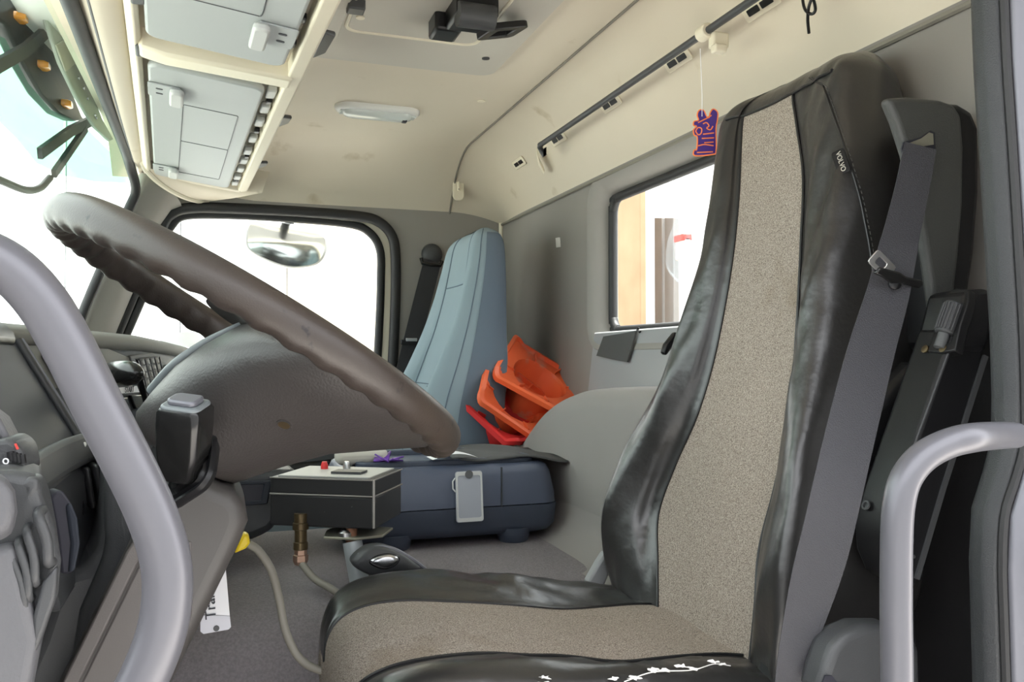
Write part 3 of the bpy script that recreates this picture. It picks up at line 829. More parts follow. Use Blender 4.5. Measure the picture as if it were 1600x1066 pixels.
for k in range(NC - 1):
    for i in range(n_ring):
        j = (i + 1) % n_ring
        q4 = (k * n_ring + i, k * n_ring + j, (k + 1) * n_ring + j, (k + 1) * n_ring + i)
        (fs2 if iA <= i < iB else fs).append(q4)
fs.append(tuple(range((NC - 1) * n_ring, NC * n_ring)))
fs2.append(tuple(range(n_ring))[::-1])
cush = MB().add(vs_, fs).build('cushion', LEATHER, seat, smooth=75)
used = sorted({i for f in fs2 for i in f}); remap = {u: i for i, u in enumerate(used)}
MB().add([vs_[u] for u in used], [tuple(remap[i] for i in f) for f in fs2]).build('cushion_cloth', FABRIC, seat, smooth=60, fix=False)
for ii in (iA, iB):
    MB().tube([cr[k][ii] + V(0, 0, .001) for k in range(NC - 4)], .002, 6).build('seam_piping', LEATHER2, cush)
# torn cover showing white backing on the near bolster
tearpts = [(842, 1062, .8), (860, 1066, .8), (960, 1060, .8), (1000, 1062, .8), (1015, 1053, .82), (1040, 1050, .82), (1060, 1046, .82), (1075, 1041, .82), (1118, 1030, .84), (1130, 1036, .84)]
def on_cushion(px, py):
    best = None; d = ray(px, py).normalized()
    for r in cr:
        for p in r:
            t = p.dot(d); e_ = (p - d * t).length
            if e_ < .006 and (best is None or t < best[0]): best = (t, p)
    return best[1].copy() if best else at(px, py, z=-.318)
for k, (a, c, y) in enumerate(tearpts):
    p = on_cushion(a, c); d = -p.normalized()
    loop = []
    for j in range(14):
        ang = 2 * math.pi * j / 14; rr = random.uniform(.0008, .0042)
        loop.append(V(math.cos(ang) * rr * 2.2, math.sin(ang) * rr * .7, 0))
    Mx = frame(p + d * .004 + V(0, 0, .002), (1, -.3, -.1), (0, .5, 1))
    MB().plate([(v.x, v.y) for v in loop], Mx, .0015).build('torn_patch', FOAM, cush)
pth = [on_cushion(a, c) - on_cushion(a, c).normalized() * .004 for a, c in [(980, 1060), (1030, 1050), (1080, 1040), (1115, 1029), (1140, 1038)]]
MB().tube(spl(pth, 20), .0006, 5).build('torn_thread', FOAM, cush)
# clear plastic scrap at the hinge
p = at(1228, 1045, y=.74)
MB().prism([p + V(-.010, 0, -.03), p + V(.008, .004, -.03), p + V(.010, .01, .002), p + V(.002, .006, .012), p + V(-.004, .002, .006)], (.001, -.002, 0)).build('plastic_scrap', BAGM, seat)

# belt tower on the near side of the backrest
yt = .742
outl = [(1386, 152), (1420, 150), (1470, 155), (1492, 162), (1504, 180), (1508, 230), (1507, 320), (1500, 400), (1492, 470), (1484, 540), (1470, 545), (1452, 420), (1436, 320), (1418, 240), (1402, 190)]
tw = [at(a, c, y=yt) for a, c in outl]
tower = MB().prism(tw, (0, .016, 0)).build('belt_tower', TOWER, seat, bevel=.007, bseg=4)
tw2 = [at(a, c, y=yt + .006) for a, c in [(1470, 158), (1500, 160), (1522, 172), (1533, 200), (1534, 300), (1526, 400), (1514, 480), (1502, 545), (1470, 548)]]
MB().prism(tw2, (0, .06, 0)).build('tower_back_shell', BLACKP, seat, bevel=.010, bseg=3)
slot = [at(a, c, y=yt - .0008) for a, c in [(1409, 232), (1412, 222), (1440, 214), (1454, 204), (1461, 207), (1462, 240), (1440, 244), (1412, 246)]]
MB().prism(slot, (0, .002, 0)).build('belt_slot', INK, tower)
MB().prism([at(a, c, y=yt - .0022) for a, c in [(1420, 224), (1440, 216), (1452, 207), (1458, 209), (1459, 226), (1440, 229), (1424, 233)]], (0, .001, 0)).build('slot_cream_guide', BRACK, tower)
# armrest folded up along the backrest
arm_n = V(-.35, -.93, .05)
ya = .690
arm_px = [(1462, 556), (1496, 566), (1502, 560), (1548, 500), (1546, 560), (1500, 700), (1462, 810), (1428, 905), (1412, 917), (1385, 905), (1350, 878), (1334, 852), (1336, 820), (1350, 780), (1400, 680), (1440, 600)]
Ao = at(1420, 720, y=ya)
ax_u = (at(1480, 560, y=ya) - at(1380, 860, y=ya)).normalized()
arm = MB().prism([at(a, c, y=ya) for a, c in [(1492, 512), (1480, 548), (1433, 684), (1402, 775), (1388, 832), (1390, 872), (1404, 906), (1420, 919), (1432, 918), (1477, 762), (1506, 668), (1540, 545), (1546, 505)]], (0, .050, 0)).build('armrest', BLACKP, seat, bevel=.007, bseg=3)
AP0 = at(1492, 512, y=ya); AN = (at(1433, 684, y=ya) - AP0).cross(V(0, 1, 0)).normalized()
if AN.dot(AP0) > 0: AN = -AN
def af_(px, py, lift=0.): return on(px, py, AP0 + AN * lift, AN)
MB().ring([af_(a, c, .002) for a, c in [(1476, 458), (1494, 450), (1514, 452), (1513, 470), (1500, 510), (1492, 548), (1470, 552), (1449, 550), (1455, 530), (1465, 495)]],
          [af_(a, c, .002) for a, c in [(1482, 468), (1494, 460), (1507, 461), (1505, 472), (1493, 508), (1486, 534), (1475, 538), (1463, 537), (1466, 526), (1474, 498)]], -AN * .012).build('armrest_end_frame', BLACKP, arm, bevel=.0015)
MB().prism([at(a, c, y=ya - .004) for a, c in [(1512, 454), (1545, 450), (1556, 462), (1555, 490), (1545, 540), (1538, 552), (1492, 549), (1498, 510)]], (0, .054, 0)).build('armrest_end_cap', BLACKP, arm, bevel=.006)
wp0 = af_(1492, 474, .004); wp1 = af_(1475, 522, .004)
adj = MB().tube([wp0, wp1], .0098, 18).build('adjuster_wheel', GREYP, arm, bevel=.002)
axd = (wp1 - wp0); c0 = wp0
axn = axd.normalized(); rad = (AN - axn * AN.dot(axn)).normalized(); rad2 = axn.cross(rad)
for k in range(9):
    an = R(-80 + 20 * k); o_ = (rad * math.cos(an) + rad2 * math.sin(an)) * .0100
    MB().tube([c0 + o_ + axn * .003, c0 + axd + o_ - axn * .003], .0011, 6).build('wheel_rib', GREYP, adj)
MB().tube([wp1, wp1 + axn * .016], .006, 12).build('adjuster_stem', DASHG, arm)
for a, c in ((1446, 546), (1474, 545)):
    MB().lathe([(.0045, 0), (.0045, .0015), (.003, .0018)], af_(a, c, .001), AN, 12).build('screw', BRASS, arm)
MB().tube([at(a, c, y=ya - .0005) for a, c in [(1488, 535), (1433, 684), (1404, 772), (1390, 830)]], .0013, 6).build('ridge', GREYP, arm)
MB().ribbon([at(a, c, y=ya - .001) for a, c in [(1540, 556), (1503, 672), (1474, 762), (1432, 905)]], .0055, (0, -1, 0), .003).build('edge_strip', GREYP, arm)
MB().lathe([(.0052, 0), (.0052, .002), (.003, .002), (.003, -.002)], af_(1354, 790, .0005), AN, 14).build('hole_rim', GREYP, arm)
p = at(1406, 845, y=ya - .001)
MB().tube([p + V(math.cos(a) * .016, 0, math.sin(a) * .021) for a in np.linspace(0, 2 * math.pi, 24, endpoint=False)], .0013, 6, True).build('pivot_ring', STEEL, arm)
MB().lathe([(.002, 0), (.002, .001)], at(1427, 870, y=ya - .001), (0, -1, 0), 8).build('pin_hole', STEEL, arm)
# leatherette apron hanging behind the near bolster, seat side cover and pedestal
ap = [at(a, c, y=.765) for a, c in [(1300, 700), (1440, 560), (1450, 700), (1420, 900), (1438, 960), (1440, 1090), (1215, 1090), (1245, 960)]]
MB().prism(ap, (0, .05, 0)).build('side_apron', LEATHER2, seat, bevel=.012, bseg=3)
sc = [(1278, 1090), (1290, 1045), (1302, 1012), (1322, 990), (1350, 978), (1395, 978), (1428, 992), (1440, 1015), (1442, 1090)]
cover = MB().prism([at(a, c, y=.672) for a, c in sc], (0, .034, 0)).build('side_cover', GREYP, seat, bevel=.014, bseg=4)
MB().prism([at(a, c, y=.6715) for a, c in [(1284, 1072), (1290, 1056), (1300, 1056), (1308, 1066), (1320, 1066), (1320, 1085), (1282, 1085)]], (0, .002, 0)).build('cover_notch', INK, cover)
MB().box((.42, .98, -.50), (.42, .36, .10)).build('seat_pan', BLACKP, seat, bevel=.02)
MB().box((.44, .98, -.70), (.30, .30, .34)).build('suspension_bellows', RUBBER, seat, bevel=.02)
MB().box((.44, .98, -.895), (.46, .38, .05)).build('base_plate', DASHG, seat, bevel=.01)
# pale bracket and recline lever on the far side of the seat
MB().prism([at(a, c, y=1.235) for a, c in [(918, 912), (936, 880), (948, 862), (952, 900), (940, 925)]], (0, .02, 0)).build('hinge_bracket', PANELG, seat, bevel=.004)
MB().prism([at(a, c, y=1.215) for a, c in [(1036, 552), (1040, 538), (1056, 518), (1062, 522), (1050, 545), (1042, 556)]], (0, .012, 0)).build('lever', BLACKP, seat, bevel=.003)

# ================================================================== DRIVER SEAT BELT
bl = thing('seat_belt', 'worn dark seat belt running down over the driver seat bolster', 'seat belt', (.62, .72, -.4))
bp_ = [at(1438, 228, y=.736), at(1424, 300, y=.734), at(1404, 385, y=.728), at(1387, 460, y=.722), at(1362, 545, y=.712), at(1338, 640, y=.700), at(1313, 745, y=.692), at(1290, 845, y=.695), at(1264, 940, y=.705), at(1240, 1030, y=.712), at(1228, 1090, y=.72)]
pth = spl(bp_, 60)
nr = [V(-.30, -.95, .1)] * 12 + [V(-.42, -.9, .1)] * 48
wd = [.036 + .012 * smooth01(i / 30) - .022 * smooth01((i - 42) / 16) for i in range(60)]
MB().ribbon(pth, wd, nr, .0018).build('webbing', WEB2, bl, smooth=60)
tg = at(1395, 428, y=.714)
Mg = frame(tg, (at(1440, 446, y=.712) - at(1368, 420, y=.714)), V(0, -.4, 1))
tong = MB().plate([(-.024, -.006), (-.012, -.007), (.0, -.010), (.012, -.006), (.034, -.005), (.037, .0), (.034, .004), (.014, .002), (.004, .004), (-.010, .003), (-.022, .002)], Mg, .006).build('tongue', BLACKG, bl, bevel=.002)
Mg2 = frame(at(1377, 413, y=.712), at(1398, 430, y=.712) - at(1364, 396, y=.712), V(.4, -.3, 1))
MB().ring([Mg2 @ Vector((a, c, 0)) for a, c in rrect(.030, .017, .003, 2)], [Mg2 @ Vector((a - .002, c, 0)) for a, c in rrect(.013, .008, .002, 2)], Mg2.to_3x3() @ Vector((0, 0, .002))).build('tongue_plate', STEEL, bl, bevel=.0004)
MB().lathe([(.0065, 0), (.0065, .003), (.005, .0045), (.002, .005)], at(1397, 444, y=.7165), V(-.3, -.95, .1), 16).build('stop_button', BLACKP, bl)

# ================================================================== PASSENGER SEAT
ps = thing('passenger_seat', 'blue-grey cloth passenger seat by the far door', 'seat', (.45, 2.2, FLOOR_Z))
#      z     xc    yNfab  yFfab  yN    yF   bolN  bolF  th
PB = [(-.40, .47, 2.10, 2.33, 2.00, 2.43, .05, .05, .17),
      (-.25, .485, 2.10, 2.33, 1.99, 2.44, .055, .05, .18),
      (-.12, .505, 2.10, 2.33, 1.99, 2.44, .05, .045, .17),
      (-.02, .535, 2.11, 2.32, 2.00, 2.43, .035, .03, .15),
      (.07, .562, 2.12, 2.30, 2.015, 2.41, .022, .02, .125),
      (.16, .584, 2.12, 2.29, 2.025, 2.39, .016, .014, .105),
      (.24, .598, 2.12, 2.28, 2.03, 2.37, .010, .010, .09),
      (.295, .606, 2.12, 2.27, 2.04, 2.355, .006, .006, .08),
      (.320, .616, 2.12, 2.26, 2.055, 2.335, .002, .002, .06),
      (.333, .632, 2.13, 2.25, 2.09, 2.30, .0, .0, .025)]
P_ = interp_rows(PB, 60)
pr = [back_ring(r) for r in P_]
pback = MB().loft(pr).build('backrest', BLUE, ps, smooth=75)
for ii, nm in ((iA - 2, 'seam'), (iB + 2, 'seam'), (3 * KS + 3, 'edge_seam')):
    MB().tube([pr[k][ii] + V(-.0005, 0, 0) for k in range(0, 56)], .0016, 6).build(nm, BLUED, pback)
for kz in (.185, -.075):
    k = min(range(60), key=lambda k: abs(P_[k][0] - kz))
    i0, i1 = (iA - 2, iB + 2) if kz > 0 else (iA - 12, iB + 14)
    MB().tube([pr[k][i] + V(-.0005, 0, 0) for i in range(i0, i1 + 1)], .0016, 6).build('cross_seam', BLUED, pback)
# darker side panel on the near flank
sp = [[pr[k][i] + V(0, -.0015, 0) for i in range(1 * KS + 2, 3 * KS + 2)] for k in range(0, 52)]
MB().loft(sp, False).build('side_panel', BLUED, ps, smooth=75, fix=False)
MB().loft([[V(x, 2.215 + a, -.40 + c) for a, c in rrect(.46 * w, .13 * w2, .04)] for x, w, w2 in ((.05, .8, .5), (.07, .95, .8), (.12, 1, 1), (.5, 1, 1), (.56, .96, .9))]).build('cushion', BLUE, ps, smooth=60)
MB().box((.32, 2.215, -.70), (.36, .36, .46)).build('pedestal', DASHG, ps, bevel=.02)

pb = thing('seat_belt', 'black passenger seat belt hanging from the grey far pillar', 'seat belt', (.5, 2.55, -.3))
yb_ = YF - .03
MB().lathe([(.032, 0), (.034, .008), (.030, .018), (.018, .024), (.003, .025)], at(674, 398, y=YF), (0, -1, 0), 20).build('anchor_cover', GREYP, pb, smooth=60)
MB().tube([at(a, c, y=yb_ - .004) for a, c in [(658, 403), (660, 411), (674, 414), (688, 415), (691, 408)]], .006, 8).build('anchor_loop', BLACKG, pb)
MB().ribbon([at(a, c, y=yy) for a, c, yy in [(676, 408, yb_), (660, 470, yb_), (645, 530, yb_ - .005), (630, 590, yb_ - .01), (612, 650, yb_ - .01)]], .055, (0, -1, 0), .003).build('webbing', WEB, pb)
MB().box(at(640, 535, y=yb_ - .012), (.055, .012, .016)).build('tongue', BLACKP, pb, bevel=.003)
MB().box(at(643, 531, y=yb_ - .018), (.035, .004, .010)).build('tongue_plate', STEEL, pb, bevel=.001)

# ================================================================== STEERING WHEEL
WC = V(.040, .955, .020)
tilt = R(31.5)
wu = V(math.cos(tilt), 0, -math.sin(tilt)); wn_ = V(math.sin(tilt), 0, math.cos(tilt)); wv = V(0, 1, 0)
# slight skew of the column towards the driver's door
sk = Matrix.Rotation(R(-3.2), 3, wu)
wv = sk @ wv; wn_ = sk @ wn_
wheel = thing('steering_wheel', 'worn dark brown steering wheel with scalloped grip', 'steering wheel', WC - V(0, 0, .15))
def W(u, v, w): return WC + wu * u + wv * v + wn_ * w
RAD = .226; rings = []
NW = 240
for k in range(NW):
    a = 2 * math.pi * k / NW
    e = wu * math.cos(a) + wv * math.sin(a); c0 = WC + e * RAD
    rg = []
    for j in range(20):
        t = 2 * math.pi * j / 20
        rr = .0178 if True else 0
        under = max(0., -math.sin(t) * .8 - math.cos(t) * .55)        # lower, inner side carries the finger scallops
        rr -= .0028 * min(1., under * 1.6) * (.5 + .5 * math.cos(a * 44))
        rg.append(c0 + e * math.cos(t) * rr * .92 + wn_ * math.sin(t) * rr * 1.08)
    rings.append(rg)
rings.append(rings[0])
MB().loft(rings, True, False, False).build('rim', WHEEL, wheel, smooth=80)
# hub shell: bowl from the rim to the column
def hring(u0, u1, vh, w, pw=2.4, n=40):
    uc, ur = (u0 + u1) / 2, (u1 - u0) / 2; out = []
    for k in range(n):
        a = 2 * math.pi * k / n; c, s = math.cos(a), math.sin(a)
        out.append(W(uc + ur * math.copysign(abs(c) ** (2 / pw), c), vh * math.copysign(abs(s) ** (2 / pw), s), w))
    return out
hub = MB().loft([hring(-.045, .040, .05, -.150), hring(-.058, .056, .062, -.146), hring(-.066, .070, .075, -.130), hring(-.064, .092, .092, -.105), hring(-.060, .125, .120, -.072), hring(-.048, .172, .158, -.040), hring(-.036, .205, .188, -.018), hring(-.028, .213, .196, -.004), hring(-.020, .200, .175, .004)]).build('hub_shell', HUBM, wheel, smooth=70)
# pale front edge of the hub pad
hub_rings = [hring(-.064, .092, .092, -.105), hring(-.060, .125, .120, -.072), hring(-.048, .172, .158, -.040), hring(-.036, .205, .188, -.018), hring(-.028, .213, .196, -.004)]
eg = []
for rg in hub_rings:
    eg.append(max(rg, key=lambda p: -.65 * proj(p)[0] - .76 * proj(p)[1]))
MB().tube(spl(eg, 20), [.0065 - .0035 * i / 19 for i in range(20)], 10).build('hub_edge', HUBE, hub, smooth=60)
MB().loft([hring(-.07, .10, .09, .003), hring(-.065, .095, .085, .012), hring(-.05, .08, .07, .016)]).build('centre_pad', HUBM, wheel, smooth=60)
# bore hole in the shell
def on_ring_surface(px, py, verts):
    d = ray(px, py).normalized(); best = None
    for p in verts:
        t = p.dot(d); e_ = (p - d * t).length
        if best is None or e_ + t * .02 < best[0]: best = (e_ + t * .02, t)
    return d * best[1]
hub_v = [v.co + OFF[hub.name] for v in hub.data.vertices]
hp, hn = hit(hub, 444, 664)
if hp:
    if hn.dot(hp) > 0: hn = -hn
    MB().lathe([(.0075, 0), (.0075, .0012), (.006, .0012), (.0058, .0004)], hp, hn, 18).build('screw_hole_rim', HUBM, hub)
    MB().lathe([(.0057, 0), (.0057, .0007)], hp, hn, 16).build('screw_recess', BRASS, hub)

# ================================================================== STEERING COLUMN
col = thing('steering_column', 'grey plastic steering column shroud below the wheel', 'steering column', (-.1, .96, FLOOR_Z))
yc_ = .885
cpx = [(268, 690), (330, 752), (368, 768), (386, 790), (388, 818), (376, 850), (262, 1085), (60, 1500), (-150, 1500), (70, 1110), (150, 950), (200, 850), (222, 760)]
cbody = MB().prism([at(a, c, y=yc_) for a, c in cpx], (0, .16, 0)).build('shroud', COLM, col, bevel=.022, bseg=5)
MB().prism([at(a, c, y=yc_ - .003) for a, c in [(214, 838), (232, 845), (112, 1090), (-78, 1480), (-104, 1480), (86, 1090), (198, 862)]], (0, .01, 0)).build('side_strip', COLM2, col, bevel=.002)
MB().prism([at(a, c, y=yc_ - .0015) for a, c in [(236, 845), (300, 846), (300, 960), (245, 1090), (55, 1480), (-72, 1480), (116, 1090)]], (0, .006, 0)).build('side_panel', COLM2, col, bevel=.002)
# rounded upper housing (left of the shroud)
up_px = [(252, 656), (216, 668), (184, 694), (164, 726), (157, 766), (158, 820), (164, 858), (120, 960), (100, 1080), (240, 900), (268, 800), (300, 720)]
MB().prism([at(a, c, y=.93) for a, c in up_px], (0, .16, 0)).build('upper_housing', GREYP, col, bevel=.02, bseg=4)
MB().tube(spl([at(a, c, y=.927) for a, c in [(196, 735), (188, 760), (192, 785), (212, 808)]], 14), .0012, 6).build('panel_line', DASHG, col)
MB().tube([W(0, .02, -.14), W(0, .02, -.21)], .05, 20).build('neck', BLACKP, col)
MB().box((-.26, 1.0, -.80), (.16, .14, .24)).build('foot', COLM, col, bevel=.02)

# stalk lever with boot
lv = thing('control_lever', 'black hand lever with grey cap in a ribbed rubber boot on the column', 'lever', at(300, 770, y=.83))
ctr = at(298, 738, y=.83)
Mb = frame(ctr, (at(330, 722, y=.82) - at(270, 762, y=.85)), (at(318, 778, y=.80) - at(290, 712, y=.87)))
zz = Mb.to_3x3().col[2]; sgz = 1 if zz.dot(-ctr) > 0 else -1
def bring(w, h, r, z): return [Mb @ Vector((a, c, z * sgz)) for a, c in rrect(w, h, r, 5)]
boot = MB().loft([bring(.060, .056, .016, -.006), bring(.066, .062, .016, 0), bring(.063, .059, .015, .004), bring(.054, .050, .013, .003), bring(.050, .046, .012, -.002), bring(.045, .041, .011, .004), bring(.040, .036, .010, -.001), bring(.034, .031, .009, .007), bring(.030, .027, .008, .003), bring(.026, .024, .007, .012)]).build('boot', BLACKP, lv, smooth=50)
base = at(286, 738, y=.822); topc = at(290, 640, y=.802)
ld = (topc - base)
rows = []
for t, w, dpt in ((-.08, .030, .026), (0, .034, .030), (.35, .040, .034), (.75, .0415, .036), (1.0, .0405, .036), (1.06, .036, .032)):
    c0 = base + ld * t
    ux = V(.90, -.43, -.12).normalized(); uy = ld.normalized().cross(ux)
    rows.append([c0 + ux * a + uy * c for a, c in rrect(w, dpt, .007, 4)])
stalk = MB().loft(rows).build('stalk', BLACKG, lv, smooth=45)
Mc = frame(base + ld * 1.075, V(.90, -.43, -.12), ld.normalized().cross(V(.90, -.43, -.12)))
sgc = 1 if Mc.to_3x3().col[2].dot(ld) > 0 else -1
MB().plate(rrect(.036, .031, .007), Mc @ Matrix.Translation((0, 0, -.004 if sgc > 0 else .0)), .006).build('cap_base', HUBE, lv, bevel=.002)
MB().plate(rrect(.027, .022, .006), Mc @ Matrix.Translation((0, 0, .001 if sgc > 0 else -.008)), .006).build('button', PAINTG, lv, bevel=.002)

# ================================================================== GRAB HANDLES
h1 = spl([at(-330, 420, y=.60), at(-260, 390, y=.53)] + [at(a, c, y=.48) for a, c in [(-180, 378), (-90, 384), (-30, 396), (22, 425), (68, 475), (106, 540), (150, 628), (196, 716), (234, 796), (256, 862), (262, 920), (254, 982), (232, 1044), (198, 1110), (150, 1175), (80, 1225), (0, 1250)]] + [at(-70, 1258, y=.52)], 84)
gh = thing('grab_handle', 'thick silver grab handle in front of the dashboard', 'grab handle', (h1[-1].x, .48, h1[-1].z), 'grab handles')
MB().tube(h1, .0126, 24).build('tube', TUBE, gh, smooth=80)
h2 = spl([at(1585, 680, y=.50), at(1556, 681, y=.475)] + [at(a, c, y=.455) for a, c in [(1520, 684), (1482, 693), (1444, 713), (1417, 745), (1405, 785), (1401, 840), (1400, 940), (1401, 1020), (1402, 1120), (1406, 1210), (1424, 1268), (1470, 1300), (1530, 1306)]] + [at(1560, 1308, y=.475), at(1585, 1308, y=.50)], 90)
gh2 = thing('grab_handle', 'slim silver grab handle bolted to the door pillar beside the driver seat', 'grab handle', (h2[-1].x, .455, h2[-1].z), 'grab handles')
MB().tube(h2, .0102, 24).build('tube', TUBE, gh2, smooth=80)

# ================================================================== DASHBOARD
dash = thing('dashboard', 'dark grey truck dashboard with instrument cluster, vents and switches', 'dashboard', (-.3, 1.5, -.5))
DY = [.56, .9, 1.2, 1.35, 1.5, 1.7, 1.95, 2.2, 2.4, YF - .005]
DE = [-.300, -.285, -.262, -.222, -.185, -.135, -.100, -.078, -.066, -.06]       # rear edge x
DZ = [.035, .038, .038, .036, .035, .033, .026, .020, .016, .014]
def dash_rows(prof, n=40):
    rows = []
    for i in range(n):
        y = DY[0] + (DY[-1] - DY[0]) * i / (n - 1)
        xe = float(np.interp(y, DY, DE)); ze = float(np.interp(y, DY, DZ))
        rows.append([V((xe + dx) if not ab else dx, y, ze + dz) for dx, dz, ab in prof])
    return rows
topr = dash_rows([(-.50, -.02, 1), (-.42, .005, 1), (-.06, .010, 0), (-.022, .006, 0), (-.006, -.002, 0), (.0, -.012, 0), (-.004, -.022, 0), (-.03, -.026, 0)])
MB().loft(topr, False).build('top_pad', DASHB, dash, smooth=70)
facer = dash_rows([(-.012, -.018, 0), (-.010, -.028, 0), (-.016, -.10, 0), (-.030, -.20, 0), (-.06, -.34, 0), (-.12, -.52, 0), (-.55, -.52, 1)])
MB().loft(facer, False).build('face', DASHG, dash, smooth=50)
def dface(px, py, o=.0):
    """point on the dash face under a pixel"""
    d = ray(px, py); lo_, hi_ = .4, 4.
    for _ in range(50):
        mid = (lo_ + hi_) / 2; p = d * mid
        xe = float(np.interp(p.y, DY, DE)) - .007
        if p.x < xe + o: hi_ = mid
        else: lo_ = mid
    return d * lo_
def dpatch(poly, o, t=.004):
    P = [dface(a, c, o) for a, c in poly]
    n = (P[1] - P[0]).cross(P[2] - P[0]).normalized()
    if n.dot(P[0]) > 0: n = -n
    return P, n
def dslab(poly, name, m_, o=.002, t=.006, parent=None, bevel=.0015):
    P, n = dpatch(poly, o)
    return MB().prism(P, -n * t).build(name, m_, parent or dash, bevel=bevel)
# vent with fins
P, n = dpatch([(215, 562), (246, 558), (266, 640), (238, 652)], .004)
vent = MB().prism(P, -n * .008).build('air_vent', BLACKP, dash, bevel=.002)
for k in range(10):
    t = k / 9.
    a = P[0] + (P[3] - P[0]) * t; c = P[1] + (P[2] - P[1]) * t
    MB().tube([a + n * .002, c + n * .002], .0016, 6).build('vent_slat', DASHG, vent)
for t in (0, .25, .5, .75, 1):
    a = P[0] + (P[1] - P[0]) * t; c = P[3] + (P[2] - P[3]) * t
    MB().tube([a + n * .0035, c + n * .0035], .0015, 6).build('vent_bar', DASHG, vent)
dslab([(203, 556), (240, 552), (244, 557), (212, 561), (214, 568), (206, 566)], 'vent_bezel', DASHG, .006, .004)
MB().lathe([(.006, 0), (.006, .006), (.003, .008)], dface(242, 606, .006), n, 12).build('vent_knob', GREYP, vent)
# ribbed dark panel right of the vent
pan = dslab([(262, 570), (345, 575), (345, 660), (276, 640)], 'trim_panel', DASHD, .003, .006)
for k in range(4):
    a = dface(270 + 17 * k, 572, .006); c = dface(290 + 17 * k, 630, .006)
    MB().tube([a, c], .0014, 6).build('panel_rib', DASHG, pan)
# pale centre stack with switches
stack = dslab([(40, 538), (168, 544), (205, 560), (215, 700), (125, 706)], 'centre_panel', DASHP, .002, .01)
dslab([(70, 556), (78, 550), (96, 552), (128, 590), (132, 612), (116, 618), (94, 592)], 'oval_switch', GREYP, .010, .008, stack, .004)
dslab([(90, 606), (112, 614), (122, 640), (122, 690), (104, 660)], 'dark_fascia', DASHG, .004, .004, stack)
dslab([(168, 600), (200, 600), (236, 660), (240, 720), (192, 720)], 'switch_panel', CLUST, .006, .008, stack)
for a, c in ((184, 622), (205, 618)):
    dslab([(a, c), (a + 16, c - 1), (a + 22, c + 20), (a + 8, c + 21)], 'rocker', BLACKG, .012, .006, stack)
st = dslab([(186, 606), (214, 603), (218, 613), (190, 615)], 'start_label', WHITE, .014, .001, stack, 0)
Ps, ns = dpatch([(186, 606), (214, 603), (218, 613), (190, 615)], .0155)
Mst = frame((Ps[0] + Ps[1] + Ps[2] + Ps[3]) / 4 + ns * .0003, (Ps[1] - Ps[0]), ns.cross(Ps[1] - Ps[0]))
text('START', (Ps[1] - Ps[0]).length * .17, Mst, INK, st)
pc = dface(226, 643, .012)
for rr in (.010, .006):
    MB().tube([Matrix(frame(pc, Ps[1] - Ps[0], ns.cross(Ps[1] - Ps[0]))) @ Vector((math.cos(t) * rr, math.sin(t) * rr, 0)) for t in np.linspace(0, 2 * math.pi, 24, endpoint=False)], .0008, 5, True).build('ring_symbol', WHITE, stack)
# parking brake style knobs
kp = dface(185, 585, .01)
MB().tube(spl([kp + V(-.02, .03, 0), at(185, 583, y=1.30), at(216, 584, y=1.22)], 16), [.017] * 12 + [.0165, .015, .012, .006], 16).build('brake_knob', BLACKG, dash, smooth=70)
MB().tube([dface(122, 651, .0), at(150, 652, y=1.25), at(180, 652, y=1.2)], .010, 12).build('small_stalk', BLACKG, dash)
# instrument cluster
ca, cb = at(22, 532, y=1.14), at(124, 694, y=1.14)
cl = [ca, cb, V(cb.x, .66, cb.z - .02), V(ca.x, .66, ca.z)]
cn = (cl[1] - cl[0]).cross(cl[2] - cl[0]).normalized()
if cn.dot(cl[0]) > 0: cn = -cn
clu = MB().prism(cl, -cn * .03).build('instrument_cluster', CLUST, dash, bevel=.004)
MB().tube([ca + cn * .002 + V(0, .006, 0), cb + cn * .002 + V(0, .006, 0)], .005, 10).build('cluster_edge', GREYP, clu)
MB().tube([ca + cn * .004 + V(.002, .012, 0), cb + cn * .004 + V(.002, .012, 0)], .0025, 8).build('cluster_chrome', PAINTG, clu)
hoodp = [at(a, c, y=1.12) for a, c in [(-60, 470), (-20, 492), (10, 508), (22, 520), (26, 532), (22, 540), (-10, 545), (-60, 545)]]
MB().prism(hoodp, (0, -.4, 0)).build('cluster_hood', BLACKP, dash, bevel=.008, bseg=3)
# lower rail with clip, lower panel with switch slots
lr = spl([at(a, c, y=yy) for a, c, yy in [(20, 762, .80), (50, 744, .88), (85, 722, .96), (118, 706, 1.02), (150, 696, 1.10), (185, 690, 1.18)]], 24)
MB().ribbon(lr, .034, [V(.75, -.6, .25)] * 24, .02).build('lower_rail', DASHG, dash, bevel=.006)
MB().prism([at(a, c, y=.99) for a, c in [(103, 712), (112, 716), (112, 728), (107, 730), (102, 718)]], (0, .01, 0)).build('clip_tip', CHROME, dash, bevel=.001)
MB().prism([at(a, c, y=1.02) for a, c in [(119, 694), (130, 690), (134, 694), (132, 706), (112, 716), (104, 710), (118, 702)]], (0, .01, 0)).build('clip', WHITP, dash, bevel=.003)
XL = -.165
lowp = MB().prism([at(a, c, y=yy) for a, c, yy in [(60, 770, .86), (120, 724, 1.0), (200, 700, 1.2), (215, 850, 1.2), (150, 870, 1.05), (95, 960, .88), (78, 900, .84)]], (-.06, .03, 0)).build('knee_panel', GREYP, dash, bevel=.006)
for k, (a, c) in enumerate([(118, 742), (135, 732), (150, 728)]):
    MB().prism([at(x_, y_, y=1.0) for x_, y_ in [(a - 6, c), (a + 6, c - 3), (a + 17, c + 62), (a + 8, c + 67)]], (-.01, .03, 0)).build('switch', BLACKP, dash, bevel=.003)
op = MB().prism([at(a, c, y=.845) for a, c in [(78, 778), (88, 768), (98, 766), (112, 786), (122, 810), (126, 850), (118, 892), (108, 898), (96, 897), (90, 840)]], (-.01, .02, 0)).build('map_pocket', INK, dash, bevel=.003)
